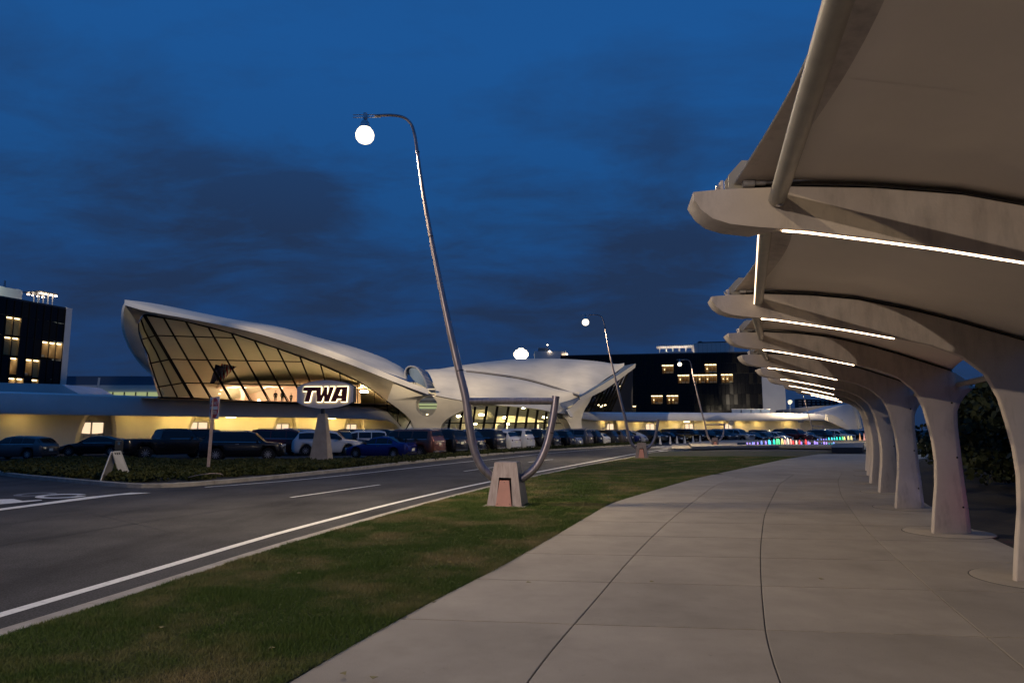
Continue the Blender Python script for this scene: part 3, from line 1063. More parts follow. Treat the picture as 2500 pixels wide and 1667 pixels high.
# ------------------------------------------------------------------ street lamps
LD = 15.9
lo = G(1240, 1233)
def lp(px, py, dy=0.0):
    p = at(px, py, lo.y + dy) - lo
    return Vector((p.x, dy, p.z))
def make_lamp():
    r = empty('street_lamp', lo)
    pole_px = [(1206, 1168, .098), (1176, 1139, .098), (1157, 1095, .098), (1146, 1038, .098), (1137, 971, .098), (1120, 900, .093), (1095, 790, .083), (1068, 660, .068), (1045, 540, .055), (1028, 440, .046), (1016, 350, .040), (1010, 320, .038), (1004, 304, .037), (992, 291, .036), (975, 284, .036), (950, 281.5, .036), (915, 283, .036)]
    P = [lp(a, b) for a, b, _ in pole_px]
    R = [c for _, _, c in pole_px]
    # refine with Catmull-Rom
    def cat(P, R, n=6):
        o, q = [], []
        for i in range(len(P) - 1):
            p0, p1, p2, p3 = P[max(i - 1, 0)], P[i], P[i + 1], P[min(i + 2, len(P) - 1)]
            for k in range(n):
                t = k / n
                o.append(0.5 * ((2 * p1) + (p2 - p0) * t + (2 * p0 - 5 * p1 + 4 * p2 - p3) * t * t + (3 * p1 - p0 - 3 * p2 + p3) * t ** 3))
                q.append(R[i] + (R[i + 1] - R[i]) * t)
        return o + [P[-1]], q + [R[-1]]
    P2, R2 = cat(P, R)
    pole = MB().tube(P2, R2, 20).build('pole', M['pole'], r, smooth=True)
    for a, b, rad in ((1122, 905, .098), (1052, 578, .062), (1020, 372, .046)):
        c = lp(a, b)
        ax = (lp(a - 2.2, b - 12) - lp(a + 2.2, b + 12)).normalized()
        MB().tube([c - ax * 0.012, c + ax * 0.012], rad, 20).build('weld_collar', M['darkmetal'], pole, smooth=True)
    MB().tube([lp(1350, 979), lp(1146, 979)], 0.083, 20).build('cross_bar', M['pole'], r, smooth=True)
    Q, S = cat([lp(*p) for p in ((1272, 1170), (1307, 1141), (1332, 1093), (1348, 1029), (1357, 967))], [.095, .092, .09, .09, .092])
    arm = MB().tube(Q, S, 20).build('curved_arm', M['pole'], r, smooth=True)
    c = lp(1345, 1056)
    ax = (lp(1347, 1040) - lp(1342, 1070)).normalized()
    MB().tube([c - ax * 0.008, c + ax * 0.008], 0.0925, 20).build('joint_band', M['dark'], arm, smooth=True)
    # horizontal twin rods and luminaire
    rods = MB()
    rods.tube([lp(930, 280.5), lp(862, 281)], 0.012, 8)
    rods.tube([lp(930, 286.5), lp(862, 287)], 0.012, 8)
    rods.build('arm_rod', M['galv'], r, smooth=True)
    h = lp(892, 286)
    MB().box((h.x, h.y, h.z + 0.02), (0.09, 0.12, 0.16)).build('clamp', M['galv'], r, bevel=0.01)
    hood = MB().lathe([(0.0, 0.0), (0.035, 0.0), (0.04, -0.08), (0.075, -0.11), (0.11, -0.16), (0.125, -0.25), (0.15, -0.30), (0.0, -0.30)], (h.x, h.y, h.z), 20).build('lamp_housing', M['galv'], r, smooth=True)
    MB().lathe([(0.0, -0.30), (0.14, -0.30), (0.20, -0.37), (0.235, -0.47), (0.22, -0.58), (0.16, -0.66), (0.08, -0.70), (0.0, -0.71)], (h.x, h.y, h.z), 20).build('lamp_globe', M['lamp'], r, smooth=True)
    ld = bpy.data.lights.new('lamp_light', 'SPOT')
    ld.energy = 4300
    ld.color = (1.0, 0.77, 0.48)
    ld.spot_size = math.radians(168)
    ld.spot_blend = 0.35
    ld.shadow_soft_size = 0.16
    ll_ = bpy.data.objects.new('lamp_light', ld)
    COL.objects.link(ll_)
    ll_.parent = r
    ll_.location = (h.x, h.y, h.z - 0.735)
    # plinth: hollow tapered steel box, open front with a hatch
    base = empty('plinth', (0, 0, 0), math.radians(-14), parent=r)
    t0, t1, H = 0.27, 0.42, 1.02
    oz0, oz1, ow0, ow1 = 0.0, 0.66, 0.20, 0.125
    def side(x0, y0, x1, y1):
        pass
    m = MB()
    def Fp(x, z, f=-1):
        k = z / H
        hw = t1 + (t0 - t1) * k
        hd = t1 * 0.86 + (t0 * 0.86 - t1 * 0.86) * k
        return Vector((x * hw, f * hd, z))
    # front face with the opening cut out
    for xa, xb in ((-1, -0.46), (0.46, 1)):
        m.quad(Fp(xa, 0), Fp(xb, 0), Fp(xb, oz1), Fp(xa, oz1))
    m.quad(Fp(-1, oz1), Fp(1, oz1), Fp(1, H), Fp(-1, H))
    m.quad(Fp(-1, 0, 1), Fp(1, 0, 1), Fp(1, H, 1), Fp(-1, H, 1))
    for s in (-1, 1):
        m.quad(Fp(s, 0), Fp(s, 0, 1), Fp(s, H, 1), Fp(s, H))
    m.quad(Fp(-1, H), Fp(1, H), Fp(1, H, 1), Fp(-1, H, 1))
    o = m.build('plinth_shell', M['plinth'], base, bevel=0.012)
    m = MB()
    iy = 0.10
    fr = lambda x, z: Fp(x, z) + Vector((0, 0.004, 0))
    bk = lambda x, z: Vector((Fp(x, z).x, 0.0, z))
    for s in (-0.46, 0.46):
        m.quad(fr(s, 0), bk(s, 0), bk(s, oz1), fr(s, oz1))
    m.quad(fr(-0.46, oz1), fr(0.46, oz1), bk(0.46, oz1), bk(-0.46, oz1))
    m.quad(bk(-0.46, 0), bk(0.46, 0), bk(0.46, oz1), bk(-0.46, oz1))
    m.build('plinth_lining', M['dark'], base, fix=False)
    hm = MB()
    hm.prism([Vector((-0.195, -0.425, 0.0)), Vector((0.195, -0.425, 0.0)), Vector((0.115, -0.335, 0.60)), Vector((-0.115, -0.335, 0.60))], Vector((0, 0.03, 0)))
    ht = hm.build('hatch', M['hatch'], base, bevel=0.004)
    for x, z in ((-0.15, 0.07), (0.15, 0.07), (0, 0.56)):
        MB().lathe([(0, 0), (0.011, 0), (0.011, 0.02), (0, 0.02)], (x, -0.432 + z * 0.15, z), 8, 'y').build('bolt', M['darkmetal'], base)
    MB().box((0, 0, -0.01), (1.02, 0.92, 0.06)).build('base_slab', M['kerb'], base, bevel=0.01)
    return r
lamp0 = make_lamp()
tag(lamp0, 'tall leaning J shaped street lamp, the nearest, on the lawn', 'street lamp', 'leaning street lamps along the drive')
for (x, y), lab in ((tuple(G(1567, 1118)[:2]), 'tall leaning street lamp, second from the camera, on the lawn edge'),
                    (tuple(G(1746, 1091)[:2]), 'leaning street lamp before the hotel, third along the drive'),
                    (tuple(G(1997, 1073)[:2]), 'leaning street lamp beyond the fountain, farthest of the row'),
                    ((-5.0, -8.5), 'leaning street lamp behind the camera beside the lawn')):
    c = copy_tree(lamp0)
    c.location = (x, y, 0)
    c.scale = (0.92,) * 3 if 30 < y < 55 else (0.89,) * 3 if y > 55 else (1, 1, 1)
    tag(c, lab)

# coloured ground uplights tinting two columns with their light
for x, y, c, lab in ((8.25, 11.35, (1.0, 0.10, 0.30), 'pink ground uplight beside the pink lit column'), (9.55, 15.2, (0.35, 0.35, 1.0), 'violet ground uplight beside the fourth column')):
    u_ = empty('ground_uplight', (x, y, 0), 0, lab, 'ground light')
    MB().lathe([(0, -0.03), (0.09, -0.03), (0.09, 0.006), (0.07, 0.012), (0.0, 0.012)], (0, 0, 0), 16).build('housing', M['darkmetal'], u_)
    MB().lathe([(0, 0.013), (0.06, 0.013), (0.06, 0.02), (0.0, 0.022)], (0, 0, 0), 16).build('lens', emit('uplight_lens', c, 32), u_)
# ------------------------------------------------------------------ the terminal
term = empty('terminal_building', G(780, 1075) * 1.0, 0, 'white concrete winged terminal with glass front and long low wings', 'building')
TO = Vector(term.location)
def tb(m, name, mt, parent=None, **k):
    """build mesh given in world coordinates under the terminal"""
    m.v = [tuple(Vector(p) - TO) for p in m.v]
    return m.build(name, mt, parent or term, **k)
ZB, ZT = 2.9, 4.45
def wingD(px):
    return interp([-250, 0, 400, 800, 1000, 1200, 1420, 1500, 1600, 2000, 2150], [45, 51, 60, 69, 73, 78, 90, 99, 105, 116, 120], px)
def resx(px, ys, xs):
    return interp(px, ys, xs)
# left wing: fascia px -200..909, then the rounded end down to 981
def fasc_rows(pxs, tops, bots, dep=None, roofback=9.0):
    R = [[], [], [], [], [], [], []]
    for px, ty, by in zip(pxs, tops, bots):
        d = (dep(px) if dep else wingD(px))
        R[0].append(at(px, ty, d + 0.9) + Vector((0, roofback, 0)))
        R[1].append(at(px, ty, d + 0.9))
        R[2].append(at(px, ty + 4, d + 0.25))
        R[3].append(at(px, by - (by - ty) * 0.22, d))
        R[4].append(at(px, by, d + 0.15))
        q = at(px, by, d + 0.15)
        up_ = Vector((0, 0, 0.45 * min(1, max(0, (1030 - by) / 6))))
        R[5].append(q + Vector((0, 0.25, 0)) + up_)
        R[6].append(q + Vector((0, 3.6, 0)) + up_)
    return R
lx = [-250, -120, 0, 100, 200, 300, 400, 500, 600, 700, 800, 850, 880, 909, 928, 945, 957, 967, 975, 981]
lt = np.interp(lx, [-250, 0, 400, 600, 800, 850, 909, 945, 967, 981], [943, 955, 968, 979, 987, 989, 992, 1004, 1028, 1048])
lb = np.interp(lx, [-250, 0, 400, 800, 909, 945, 967, 981], [1002, 1010, 1016, 1020.5, 1024, 1027, 1038, 1052])
tb(MB().grid(fasc_rows(lx, lt, lb)), 'wing_fascia', M['fascia'], smooth=50)
rx = [1421, 1432, 1450, 1480, 1520, 1600, 1700, 1800, 1900, 1960, 2000, 2021, 2040, 2055, 2071]
rt = np.interp(rx, [1421, 1480, 1600, 1900, 2000, 2021, 2040, 2055, 2071], [1005, 1006, 1006.5, 1008, 1010, 1014, 1020, 1029, 1041])
rb = np.interp(rx, [1421, 1450, 1480, 1600, 1900, 2000, 2040, 2071], [1022, 1026, 1026.5, 1027, 1027.5, 1026, 1030, 1046])
tb(MB().grid(fasc_rows(rx, rt, rb)), 'wing_fascia', M['fascia'], smooth=50)
# walls with curved niches
def niche_wall(px0, px1, niches, step=2.0, back=2.2):
    pxs = np.arange(px0, px1 + 0.1, step)
    nz = 14
    grid = []
    for k in range(nz + 1):
        z = ZR + (ZB + 0.5 - ZR) * k / nz
        t = max(0, min(1, (z - ZR) / (ZB - ZR)))
        row = []
        for px in pxs:
            off = 0.0
            for a, b in niches:
                w = b - a
                aa = a + w * 0.22 * (t ** 2.2)
                bb = b - w * 0.22 * ((t) ** 2.2) * 0.5
                e = w * 0.09 + 0.6
                s = min(max((px - aa) / e, 0), 1) * min(max((bb - px) / e, 0), 1)
                off = max(off, s)
            bulge = 0.35 * math.cos(t * 1.3)
            d = wingD(px) + back - bulge + 1.0 * off * (1 if off > 0 else 0)
            x = (px - 1250) / F * d * 1.004
            q = at(px, 1046, d)
            row.append(Vector((q.x, d, z)))
        grid.append(row)
    return MB().grid(grid)
LN = [(184, 287), (453, 528), (662, 726), (836, 890)]
RN = [(1475, 1510), (1570, 1602), (1652, 1702), (1762, 1797)]
tb(niche_wall(-250, 962, LN, 1.6), 'wing_wall', M['wallc'], smooth=50)
tb(niche_wall(1405, 2060, RN, 1.2), 'wing_wall', M['wallc'], smooth=50)
def lit_window(x0, x1, y0, y1, dd=2.9):
    A, B = at(x0, y0, wingD(x0) + dd), at(x1, y0, wingD(x1) + dd)
    zb_ = at((x0 + x1) / 2, y1, wingD((x0 + x1) / 2) + dd).z
    A.z = B.z = (A.z + B.z) / 2
    up_, h = Vector((0, 0, 1)), A.z - zb_
    lo = lambda p: Vector((p.x, p.y, zb_))
    mid = A.lerp(B, 0.5)
    fr = MB()
    for c in (A, mid, B):
        fr.beam(c, lo(c), 0.09, 0.12, up=Vector((0, 1, 0)))
    fr.beam(A, B, 0.12, 0.09)
    fr.beam(lo(A), lo(B), 0.12, 0.09)
    f = tb(fr, 'window', M['signback'])
    for p, q in ((A, mid), (mid, B)):
        e = (q - p).normalized() * 0.05
        m = MB().quad(lo(p + e), lo(q - e), q - e, p + e)
        tb(m, 'pane', M['win'], f, fix=False)
    for q in range(3):
        c = A.lerp(B, 0.15 + 0.3 * q + 0.1 * random.random())
        tb(MB().box((c.x, c.y - 0.03, zb_ + h * 0.34), (0.05 + 0.1 * random.random(), 0.02, 0.2 + 0.3 * random.random())), 'sill_item', M['roomwall'], f)
for w_ in ((193, 255, 1030, 1082), (459, 508, 1030, 1072), (669, 706, 1034, 1068), (840, 871, 1035, 1068), (1477, 1498, 1034, 1060), (1576, 1597, 1034, 1060), (1672, 1692, 1034, 1060), (1769, 1788, 1034, 1060)):
    lit_window(*w_)
# soffit downlights
sof_me = MB().lathe([(0.0, 0.0), (0.30, 0.0), (0.32, -0.04), (0.26, -0.09), (0.0, -0.10)], (0, 0, 0), 20).mesh('soffit_lamp', M['down'], smooth=True)
for px in (60, 330, 567, 812, 1675) + tuple(range(420, 960, 50)) + tuple(range(1480, 1860, 42)) + (1930,):
    d = wingD(px) + 0.85
    p = at(px, 1020, d)
    big = px in (567, 812, 1675)
    o = inst('soffit_lamp', sof_me, term, Vector((p.x, d - (0.30 if big else 0.0), ZB + (0.0 if big else 0.36))) - TO, mat=M['down_dim'] if big else None)
    o.scale = (1.5, 1, 1.2) if big else (0.75, 0.6, 1) if px > 400 else (0.5, 0.5, 0.5)
# upstand behind the left wing roof and ventilation block on right
up_px = [(-200, 930), (150, 940), (190, 962), (190, 975), (-200, 960)]
tb(MB().prism([at(a, b - 2, 62) for a, b in up_px], Vector((0, 6, 0))), 'roof_block', M['fascia'])

# ---- depth models of the shells
def D0(px):
    return interp([290, 400, 600, 800, 1000, 1080, 1250, 1400, 1552], [53.5, 56, 61, 66, 70, 71, 73, 76, 80], px)
def cr_resample(px, n):
    """px list -> n points, smooth"""
    P = [Vector((a, b, 0)) for a, b in px]
    d = [0]
    for a, b in zip(P, P[1:]):
        d.append(d[-1] + (b - a).length)
    o = []
    for k in range(n):
        t = d[-1] * k / (n - 1)
        i = min(max(np.searchsorted(d, t) - 1, 0), len(P) - 2)
        s = (t - d[i]) / (d[i + 1] - d[i])
        p0, p1, p2, p3 = P[max(i - 1, 0)], P[i], P[i + 1], P[min(i + 2, len(P) - 1)]
        m1 = (p2 - p0) / 2 if i > 0 else (p2 - p1)
        m2 = (p3 - p1) / 2 if i < len(P) - 2 else (p2 - p1)
        if i > 0:
            m1 = (p2 - p0) * ((d[i + 1] - d[i]) / max(1e-6, (d[i + 1] - d[i - 1])))
        if i < len(P) - 2:
            m2 = (p3 - p1) * ((d[i + 1] - d[i]) / max(1e-6, (d[i + 2] - d[i])))
        h = (2 * s ** 3 - 3 * s ** 2 + 1) * p1 + (s ** 3 - 2 * s ** 2 + s) * m1 + (-2 * s ** 3 + 3 * s ** 2) * p2 + (s ** 3 - s ** 2) * m2
        o.append((h.x, h.y))
    return o
def loft(curves, n, sub=4, bulge=0.0):
    """curves: list of (px list, depth function). intermediate rows interpolated"""
    C = []
    for px, df in curves:
        C.append([at(a, b, df(a)) for a, b in cr_resample(px, n)])
    rows = []
    for A, B in zip(C, C[1:]):
        for k in range(sub):
            t = k / sub
            rows.append([a.lerp(b, t) + Vector((0, 0, bulge * math.sin(math.pi * t))) for a, b in zip(A, B)])
    rows.append(C[-1])
    return rows
z2 = lambda x, y: (280 + x * 0.2636, 720 + y * 0.2636)
topc_px = [z2(*p) for p in ((270, 180), (650, 240), (1080, 350), (1500, 488), (1900, 637), (2240, 790))] + [(914, 954), (945, 978), (974, 999), (1002, 1025), (1012, 1045)]
def gtop(x):
    return interp([p[0] for p in topc_px], [p[1] for p in topc_px], x)
Sx = [(304, 735), (350, 738), (399, 745), (491, 764), (565, 779), (675, 796), (781, 825), (850, 843), (921, 867), (960, 885), (985, 900), (993, 913)]
R2 = [(304, 737), (350, 746), (399, 757), (470, 771), (565, 789), (650, 808), (740, 833), (840, 868), (900, 892), (940, 908), (975, 920), (992, 926)]
Lx = [(305, 745), (350, 758), (399, 767), (470, 780), (565, 799), (650, 820), (740, 849), (840, 884), (900, 907), (960, 931), (1010, 950), (1046, 963)]
R2b = [(304, 737), (350, 746), (399, 757), (470, 771), (565, 789), (650, 808), (740, 833), (840, 868), (900, 892), (960, 917), (1010, 937), (1046, 950)]
Gx = [(337, 790), (351, 767), (400, 774), (451, 783), (565, 812), (675, 848), (781, 887), (870, 927), (914, 954), (945, 978)]
m = MB()
m.grid(loft([(Sx, lambda x: D0(x) + 8 * min(1, (x - 300) / 160)), (R2, lambda x: D0(x) - 0.8)], 60, 6, 0.15))
tb(m, 'roof_shell', M['shell'], smooth=60)
m = MB()
m.grid(loft([(R2b, lambda x: D0(x) - 0.8), (Lx, lambda x: D0(x) - 1.6)], 60, 2))
tb(m, 'roof_rim', M['shell'], smooth=60)
# soffit between rim and glass
Lc = [(305, 745), (352, 758), (399, 767), (470, 780), (565, 799), (650, 820), (740, 849), (840, 884), (900, 907), (962, 932)]
m = MB()
m.grid(loft([(Lc, lambda x: D0(x) - 1.6), (Gx, lambda x: D0(x) + 1.0 + 2.6 * (interp([g[0] for g in Gx[1:]], [g[1] for g in Gx[1:]], x) - 767) / 210.0)], 60, 4))
tb(m, 'roof_soffit', M['shell'], smooth=60)
# left edge of the shell coming down behind the side glass
E1 = [(305, 736), (299, 750), (296, 768), (297, 800), (306, 830), (322, 862), (345, 893), (374, 922), (400, 960)]
E2 = [(337, 790), (337, 800), (338, 812), (343, 830), (351, 850), (361, 880), (372, 910), (384, 940), (396, 972)]
E1b = [(306, 745), (303, 755), (301, 772), (303, 802), (312, 831), (328, 862), (350, 893), (378, 924), (402, 960)]
m = MB()
m.grid(loft([(E1, lambda x: 54.0 + (x - 296) * 0.10), (E1b, lambda x: 52.6 + (x - 296) * 0.1), (E2, lambda x: 55.5 + (x - 337) * 0.09)], 40, 3))
tb(m, 'roof_side', M['shell'], smooth=60)
# ---- pier with the eye-shaped opening
pier = [(945, 978), (962, 932), (1010, 950), (1046, 963), (1066, 968), (1095, 973), (1126, 979), (1150, 986), (1152, 991), (1138, 998), (1122, 1006), (1104, 1015), (1090, 1024), (1080, 1034), (1076, 1044), (1076, 1072), (1014, 1072), (1012, 1048), (1002, 1025), (990, 1012), (974, 999), (958, 987)]
eye = []
for k in range(28):
    t = 2 * math.pi * k / 28
    s = math.sin(t)
    eye.append((1041 + 26 * math.cos(t), 987 - (22 if s > 0 else 29) * s))
def plate(outer, holes, df, thick, mt, name, parent=None, off=None):
    O = [at(a, b, df(a, b)) for a, b in outer]
    Hs = [[at(a, b, df(a, b)) for a, b in h] for h in holes]
    allp = O + [p for h in Hs for p in h]
    tr = tessellate_polygon([[Vector((p.x, p.z, 0)) for p in O]] + [[Vector((p.x, p.z, 0)) for p in h] for h in Hs])
    m = MB()
    n = len(allp)
    ofs = off or Vector((0, thick, 0))
    m.v = [tuple(p) for p in allp] + [tuple(p + ofs) for p in allp]
    for a, b, c in tr:
        m.f.append((a, b, c))
        m.f.append((n + c, n + b, n + a))
    st = 0
    for L in [O] + Hs:
        k = len(L)
        for i in range(k):
            j = (i + 1) % k
            m.f.append((st + i, st + j, n + st + j, n + st + i))
        st += k
    return tb(m, name, mt, parent, smooth=50, bevel=0.0)
plate(pier, [eye], lambda x, y: D0(x) - 1.2 + interp([930, 1050], [0.0, 2.6], y), 2.2, M['shell'], 'pier')
# ---- right shells
T1 = [(1037, 903), (1060, 901), (1076, 901), (1138, 906), (1198, 913), (1281, 926), (1352, 946), (1414, 967)]
FB = [(1064, 954), (1095, 958), (1126, 962), (1180, 968), (1233, 974), (1305, 982), (1366, 984), (1414, 968)]
m = MB()
m.grid(loft([(T1, lambda x: D0(x) + 8 - 7.5 * max(0, (x - 1250) / 165)), (FB, lambda x: D0(x) + 0.6)], 50, 6, 0.5))
tb(m, 'roof_shell', M['shell'], smooth=60)
FBr = [(1064, 954), (1126, 962), (1180, 968), (1233, 974), (1305, 983), (1366, 986), (1390, 998), (1398, 1006)]
FL = [(1064, 965), (1126, 977), (1180, 985), (1233, 990), (1305, 997), (1352, 1006), (1385, 1011), (1398, 1010)]
m = MB()
m.grid(loft([(FBr, lambda x: D0(x) + 0.6), (FL, lambda x: D0(x) - 0.2)], 50, 2))
tb(m, 'roof_rim', M['shell'], smooth=60)
FS = [(1064, 968), (1100, 975), (1126, 980), (1150, 989), (1233, 992), (1305, 999), (1352, 1008), (1392, 1014)]
m = MB()
m.grid(loft([(FL, lambda x: D0(x) - 0.2), (FS, lambda x: D0(x) + 2.6)], 50, 2))
tb(m, 'roof_soffit', M['shell'], smooth=60)
BT = [(1070, 901), (1105, 895), (1138, 890), (1210, 881), (1257, 876.5), (1320, 875), (1376, 876), (1420, 878.5), (1460, 882), (1524, 892)]
BB = [(1072, 901.5), (1138, 905), (1198, 911.5), (1281, 924), (1352, 944), (1416, 966), (1450, 945), (1478, 925), (1504, 908), (1524, 893)]
# back lobe as a fan between the silhouette and the seam
m = MB()
C1 = [at(a, b, D0(a) + 9 + 6 * math.sin(math.pi * min(1, max(0, (a - 1070) / 454)))) for a, b in cr_resample(BT, 60)]
C2 = [at(a, b, D0(a) + 8.4 - 7.6 * math.exp(-((a - 1416) / 60.0) ** 2)) for a, b in cr_resample(BB, 60)]
rows_ = []
for k in range(9):
    t = k / 8
    rows_.append([p.lerp(q, t) + Vector((0, 0, 0.35 * math.sin(math.pi * t) * min(1, i_ / 12))) for i_, (p, q) in enumerate(zip(C1, C2))])
m.grid(rows_)
tb(m, 'roof_shell', M['shell'], smooth=60)
# seam skylight strip between the two lobes
seam = cr_resample([(1138, 905.5), (1198, 912), (1281, 924.5), (1352, 944.5), (1414, 965.5)], 24)
m = MB()
m.tube([at(a, b + 0.2, D0(a) + 7.6 - 7.4 * max(0, (a - 1250) / 165)) for a, b in seam], 0.12, 6)
tb(m, 'seam_skylight', M['signback'])
m = MB()
m.tube([at(a, b + 2.6, D0(a) + 7.3 - 7.2 * max(0, (a - 1250) / 165)) for a, b in seam], 0.05, 6)
tb(m, 'seam_gutter', M['darkmetal'])
# gutter, blue sky light put into its colour, and white lip of the right wing tip
gut = [(1415, 966), (1440, 950), (1479, 927), (1510, 907), (1524, 892.5), (1552, 887), (1549, 893), (1520, 914), (1479, 941), (1440, 962), (1418, 974)]
plate(gut, [], lambda x, y: D0(x) + 0.4, 0.5, M['glass_gutter_blue'], 'gutter')
lip = [(1416, 970), (1440, 957), (1479, 934), (1510, 915), (1545, 892), (1552, 887), (1551, 897), (1520, 921), (1479, 950), (1440, 970), (1419, 979)]
plate(lip, [], lambda x, y: D0(x) - 0.5, 0.8, M['shell'], 'roof_rim')
gut2 = [(1366, 984), (1390, 977), (1414, 970), (1412, 978), (1400, 988), (1382, 995), (1373, 996)]
plate(gut2, [], lambda x, y: D0(x) - 0.6, 0.5, M['glass_gutter_blue'], 'gutter')  # shaded valley gutter, its blue shade put into the colour
lip2 = [(1378, 1003), (1395, 994), (1414, 975), (1438, 971), (1425, 986), (1404, 1006), (1396, 1012), (1385, 1011)]
plate(lip2, [], lambda x, y: D0(x) - 0.9, 0.7, M['shell'], 'roof_rim')
spout = [(1383, 1001), (1390, 1000), (1396, 1008), (1400, 1013), (1399, 1018), (1392, 1017), (1388, 1010)]
plate(spout, [], lambda x, y: D0(x) - 1.6, 0.8, M['fascia'], 'rain_spout')
# right pier, two legs
leg1 = [(1400, 1006), (1418, 985), (1432, 972), (1446, 966), (1440, 980), (1430, 995), (1422, 1012), (1419, 1028), (1422, 1046), (1426, 1072), (1396, 1072), (1394, 1046), (1386, 1028), (1374, 1014)]
plate(leg1, [], lambda x, y: D0(x) + 0.2, 2.0, M['shell'], 'pier')
leg2 = [(1350, 1006), (1374, 1010), (1388, 1030), (1396, 1050), (1398, 1072), (1386, 1072), (1380, 1046), (1368, 1026)]
plate(leg2, [], lambda x, y: D0(x) + 1.6, 1.0, M['wallc'], 'pier')
# skylight vault between the shells
sk = [(990, 903), (993, 896), (1000, 893.5), (1010, 893.6), (1022, 896), (1033, 901), (1042, 914), (1053, 931), (1063, 947), (1058, 950), (1043, 949.5), (1030, 941), (1016, 934), (1000, 929), (994, 922)]
SKA = cr_resample([(993, 928), (989, 912), (993, 898), (1004, 894), (1018, 898), (1030, 914), (1038, 930), (1043, 949)], 20)
SKB = cr_resample([(1000, 892.5), (1004, 892), (1010, 893), (1022, 896), (1036, 905), (1047, 922), (1056, 937), (1063, 948)], 20)
SKA0 = cr_resample([(993, 928), (991, 918), (993, 912), (1000, 916), (1008, 926), (1018, 934), (1030, 941), (1043, 949)], 20)
m = MB()
m.grid([[at(a, b, 71.5) for a, b in SKA0], [at(a, b, 70.6) for a, b in SKA], [at(a, b, 74) for a, b in SKB]])
vault = tb(m, 'skylight', M['glass_gutter_blue'], smooth=30)
m = MB().tube([at(a, b, 70.5) for a, b in SKA], 0.09, 6)
tb(m, 'skylight_rib', M['galv'], vault)
m = MB()
for k in range(3, 19, 2):
    m.tube([at(*SKA[k], 70.55), at(*SKB[k], 73.95)], 0.035, 4)
tb(m, 'skylight_bar', M['galv'], vault)
chan = [(1046, 952), (1062, 951), (1063, 966), (1046, 964)]
plate(chan, [], lambda x, y: 71.2, 0.4, M['wallc'], 'rain_channel')
m = MB().box(tuple(at(1054, 950, 70.6)), (0.75, 0.5, 0.14))
tb(m, 'rain_channel', M['shell'])

# ---- great window of the left wing: mullions, transoms, panes
def gbot(x):
    return interp([380, 470, 563, 700, 800, 850, 909, 945, 967, 985], [972, 974, 979, 986, 990, 991, 995, 1006, 1030, 1049], x)
def gD(x, y):
    return D0(x) + 1.2 + 2.6 * (y - 767) / 210.0
mull = [((270, 180), (724, 962)), ((455, 215), (890, 965)), ((655, 241), (1082, 985)), ((865, 295), (1258, 988)), ((1080, 350), (1432, 995)), ((1290, 415), (1606, 1000)), ((1502, 488), (1760, 1005)),
        ((1712, 565), (1890, 1010)), ((1905, 640), (2010, 1015)), ((2082, 712), (2120, 1018)), ((2247, 792), (2252, 1022))]
ML = [(z2(*a), z2(*b)) for a, b in mull] + [((914, 954), (914, 996)), ((945, 978), (946, 1006)), ((974, 999), (970, 1034)), ((1003, 1026), (990, 1050))]
gw = MB()
for a, b in ML[:1]:
    gw.beam(at(*a, gD(*a)), at(*b, gD(*b)), 0.16, 0.2)
glassw = tb(gw, 'great_window', M['mull'])
for a, b in ML[1:]:
    m = MB().beam(at(*a, gD(*a)), at(*b, gD(*b)), 0.075, 0.14)
    tb(m, 'mullion', M['mull'], glassw)
for (a, b) in ML[1:8]:   # the inner line of each doubled mullion
    m = MB().beam(at(a[0] + 2, a[1] + 6, gD(*a) + 0.7), at(b[0] + 4.5, b[1], gD(*b) + 0.7), 0.035, 0.06)
    tb(m, 'mullion', M['mull'], glassw)
def mx_at(l, y):
    (ax, ay), (bx_, by) = ML[l]
    t = (y - ay) / (by - ay)
    return ax + (bx_ - ax) * t
tr_y = [821, 879, 936.5]
tr_end = [4, 7, 7]
for y, e in zip(tr_y, tr_end):
    a = (mx_at(0, y - 2), y - 2)
    b = (mx_at(e, y + 4), y + 4)
    m = MB().beam(at(*a, gD(*a)), at(*b, gD(*b)), 0.09, 0.09)
    tb(m, 'transom', M['mull'], glassw)
    # the rail on the side face
    ax_ = interp([780, 800, 857, 968], [337, 337, 359, 396], y)
    m = MB().beam(at(*a, gD(*a)), at(ax_, y + 8, 56.5), 0.1, 0.10)
    tb(m, 'transom', M['mull'], glassw)
m = MB().tube([at(a, b, gD(a, b) - 0.05) for a, b in topc_px[:9]], 0.10, 6)
tb(m, 'head_rail', M['mull'], glassw)
m = MB().tube([at(a, gbot(a) - 1.5, gD(a, gbot(a)) - 0.05) for a in (385, 470, 563, 700, 800, 850, 880, 909, 928, 945, 957, 967, 978)], 0.10, 6)
tb(m, 'sill_rail', M['mull'], glassw)
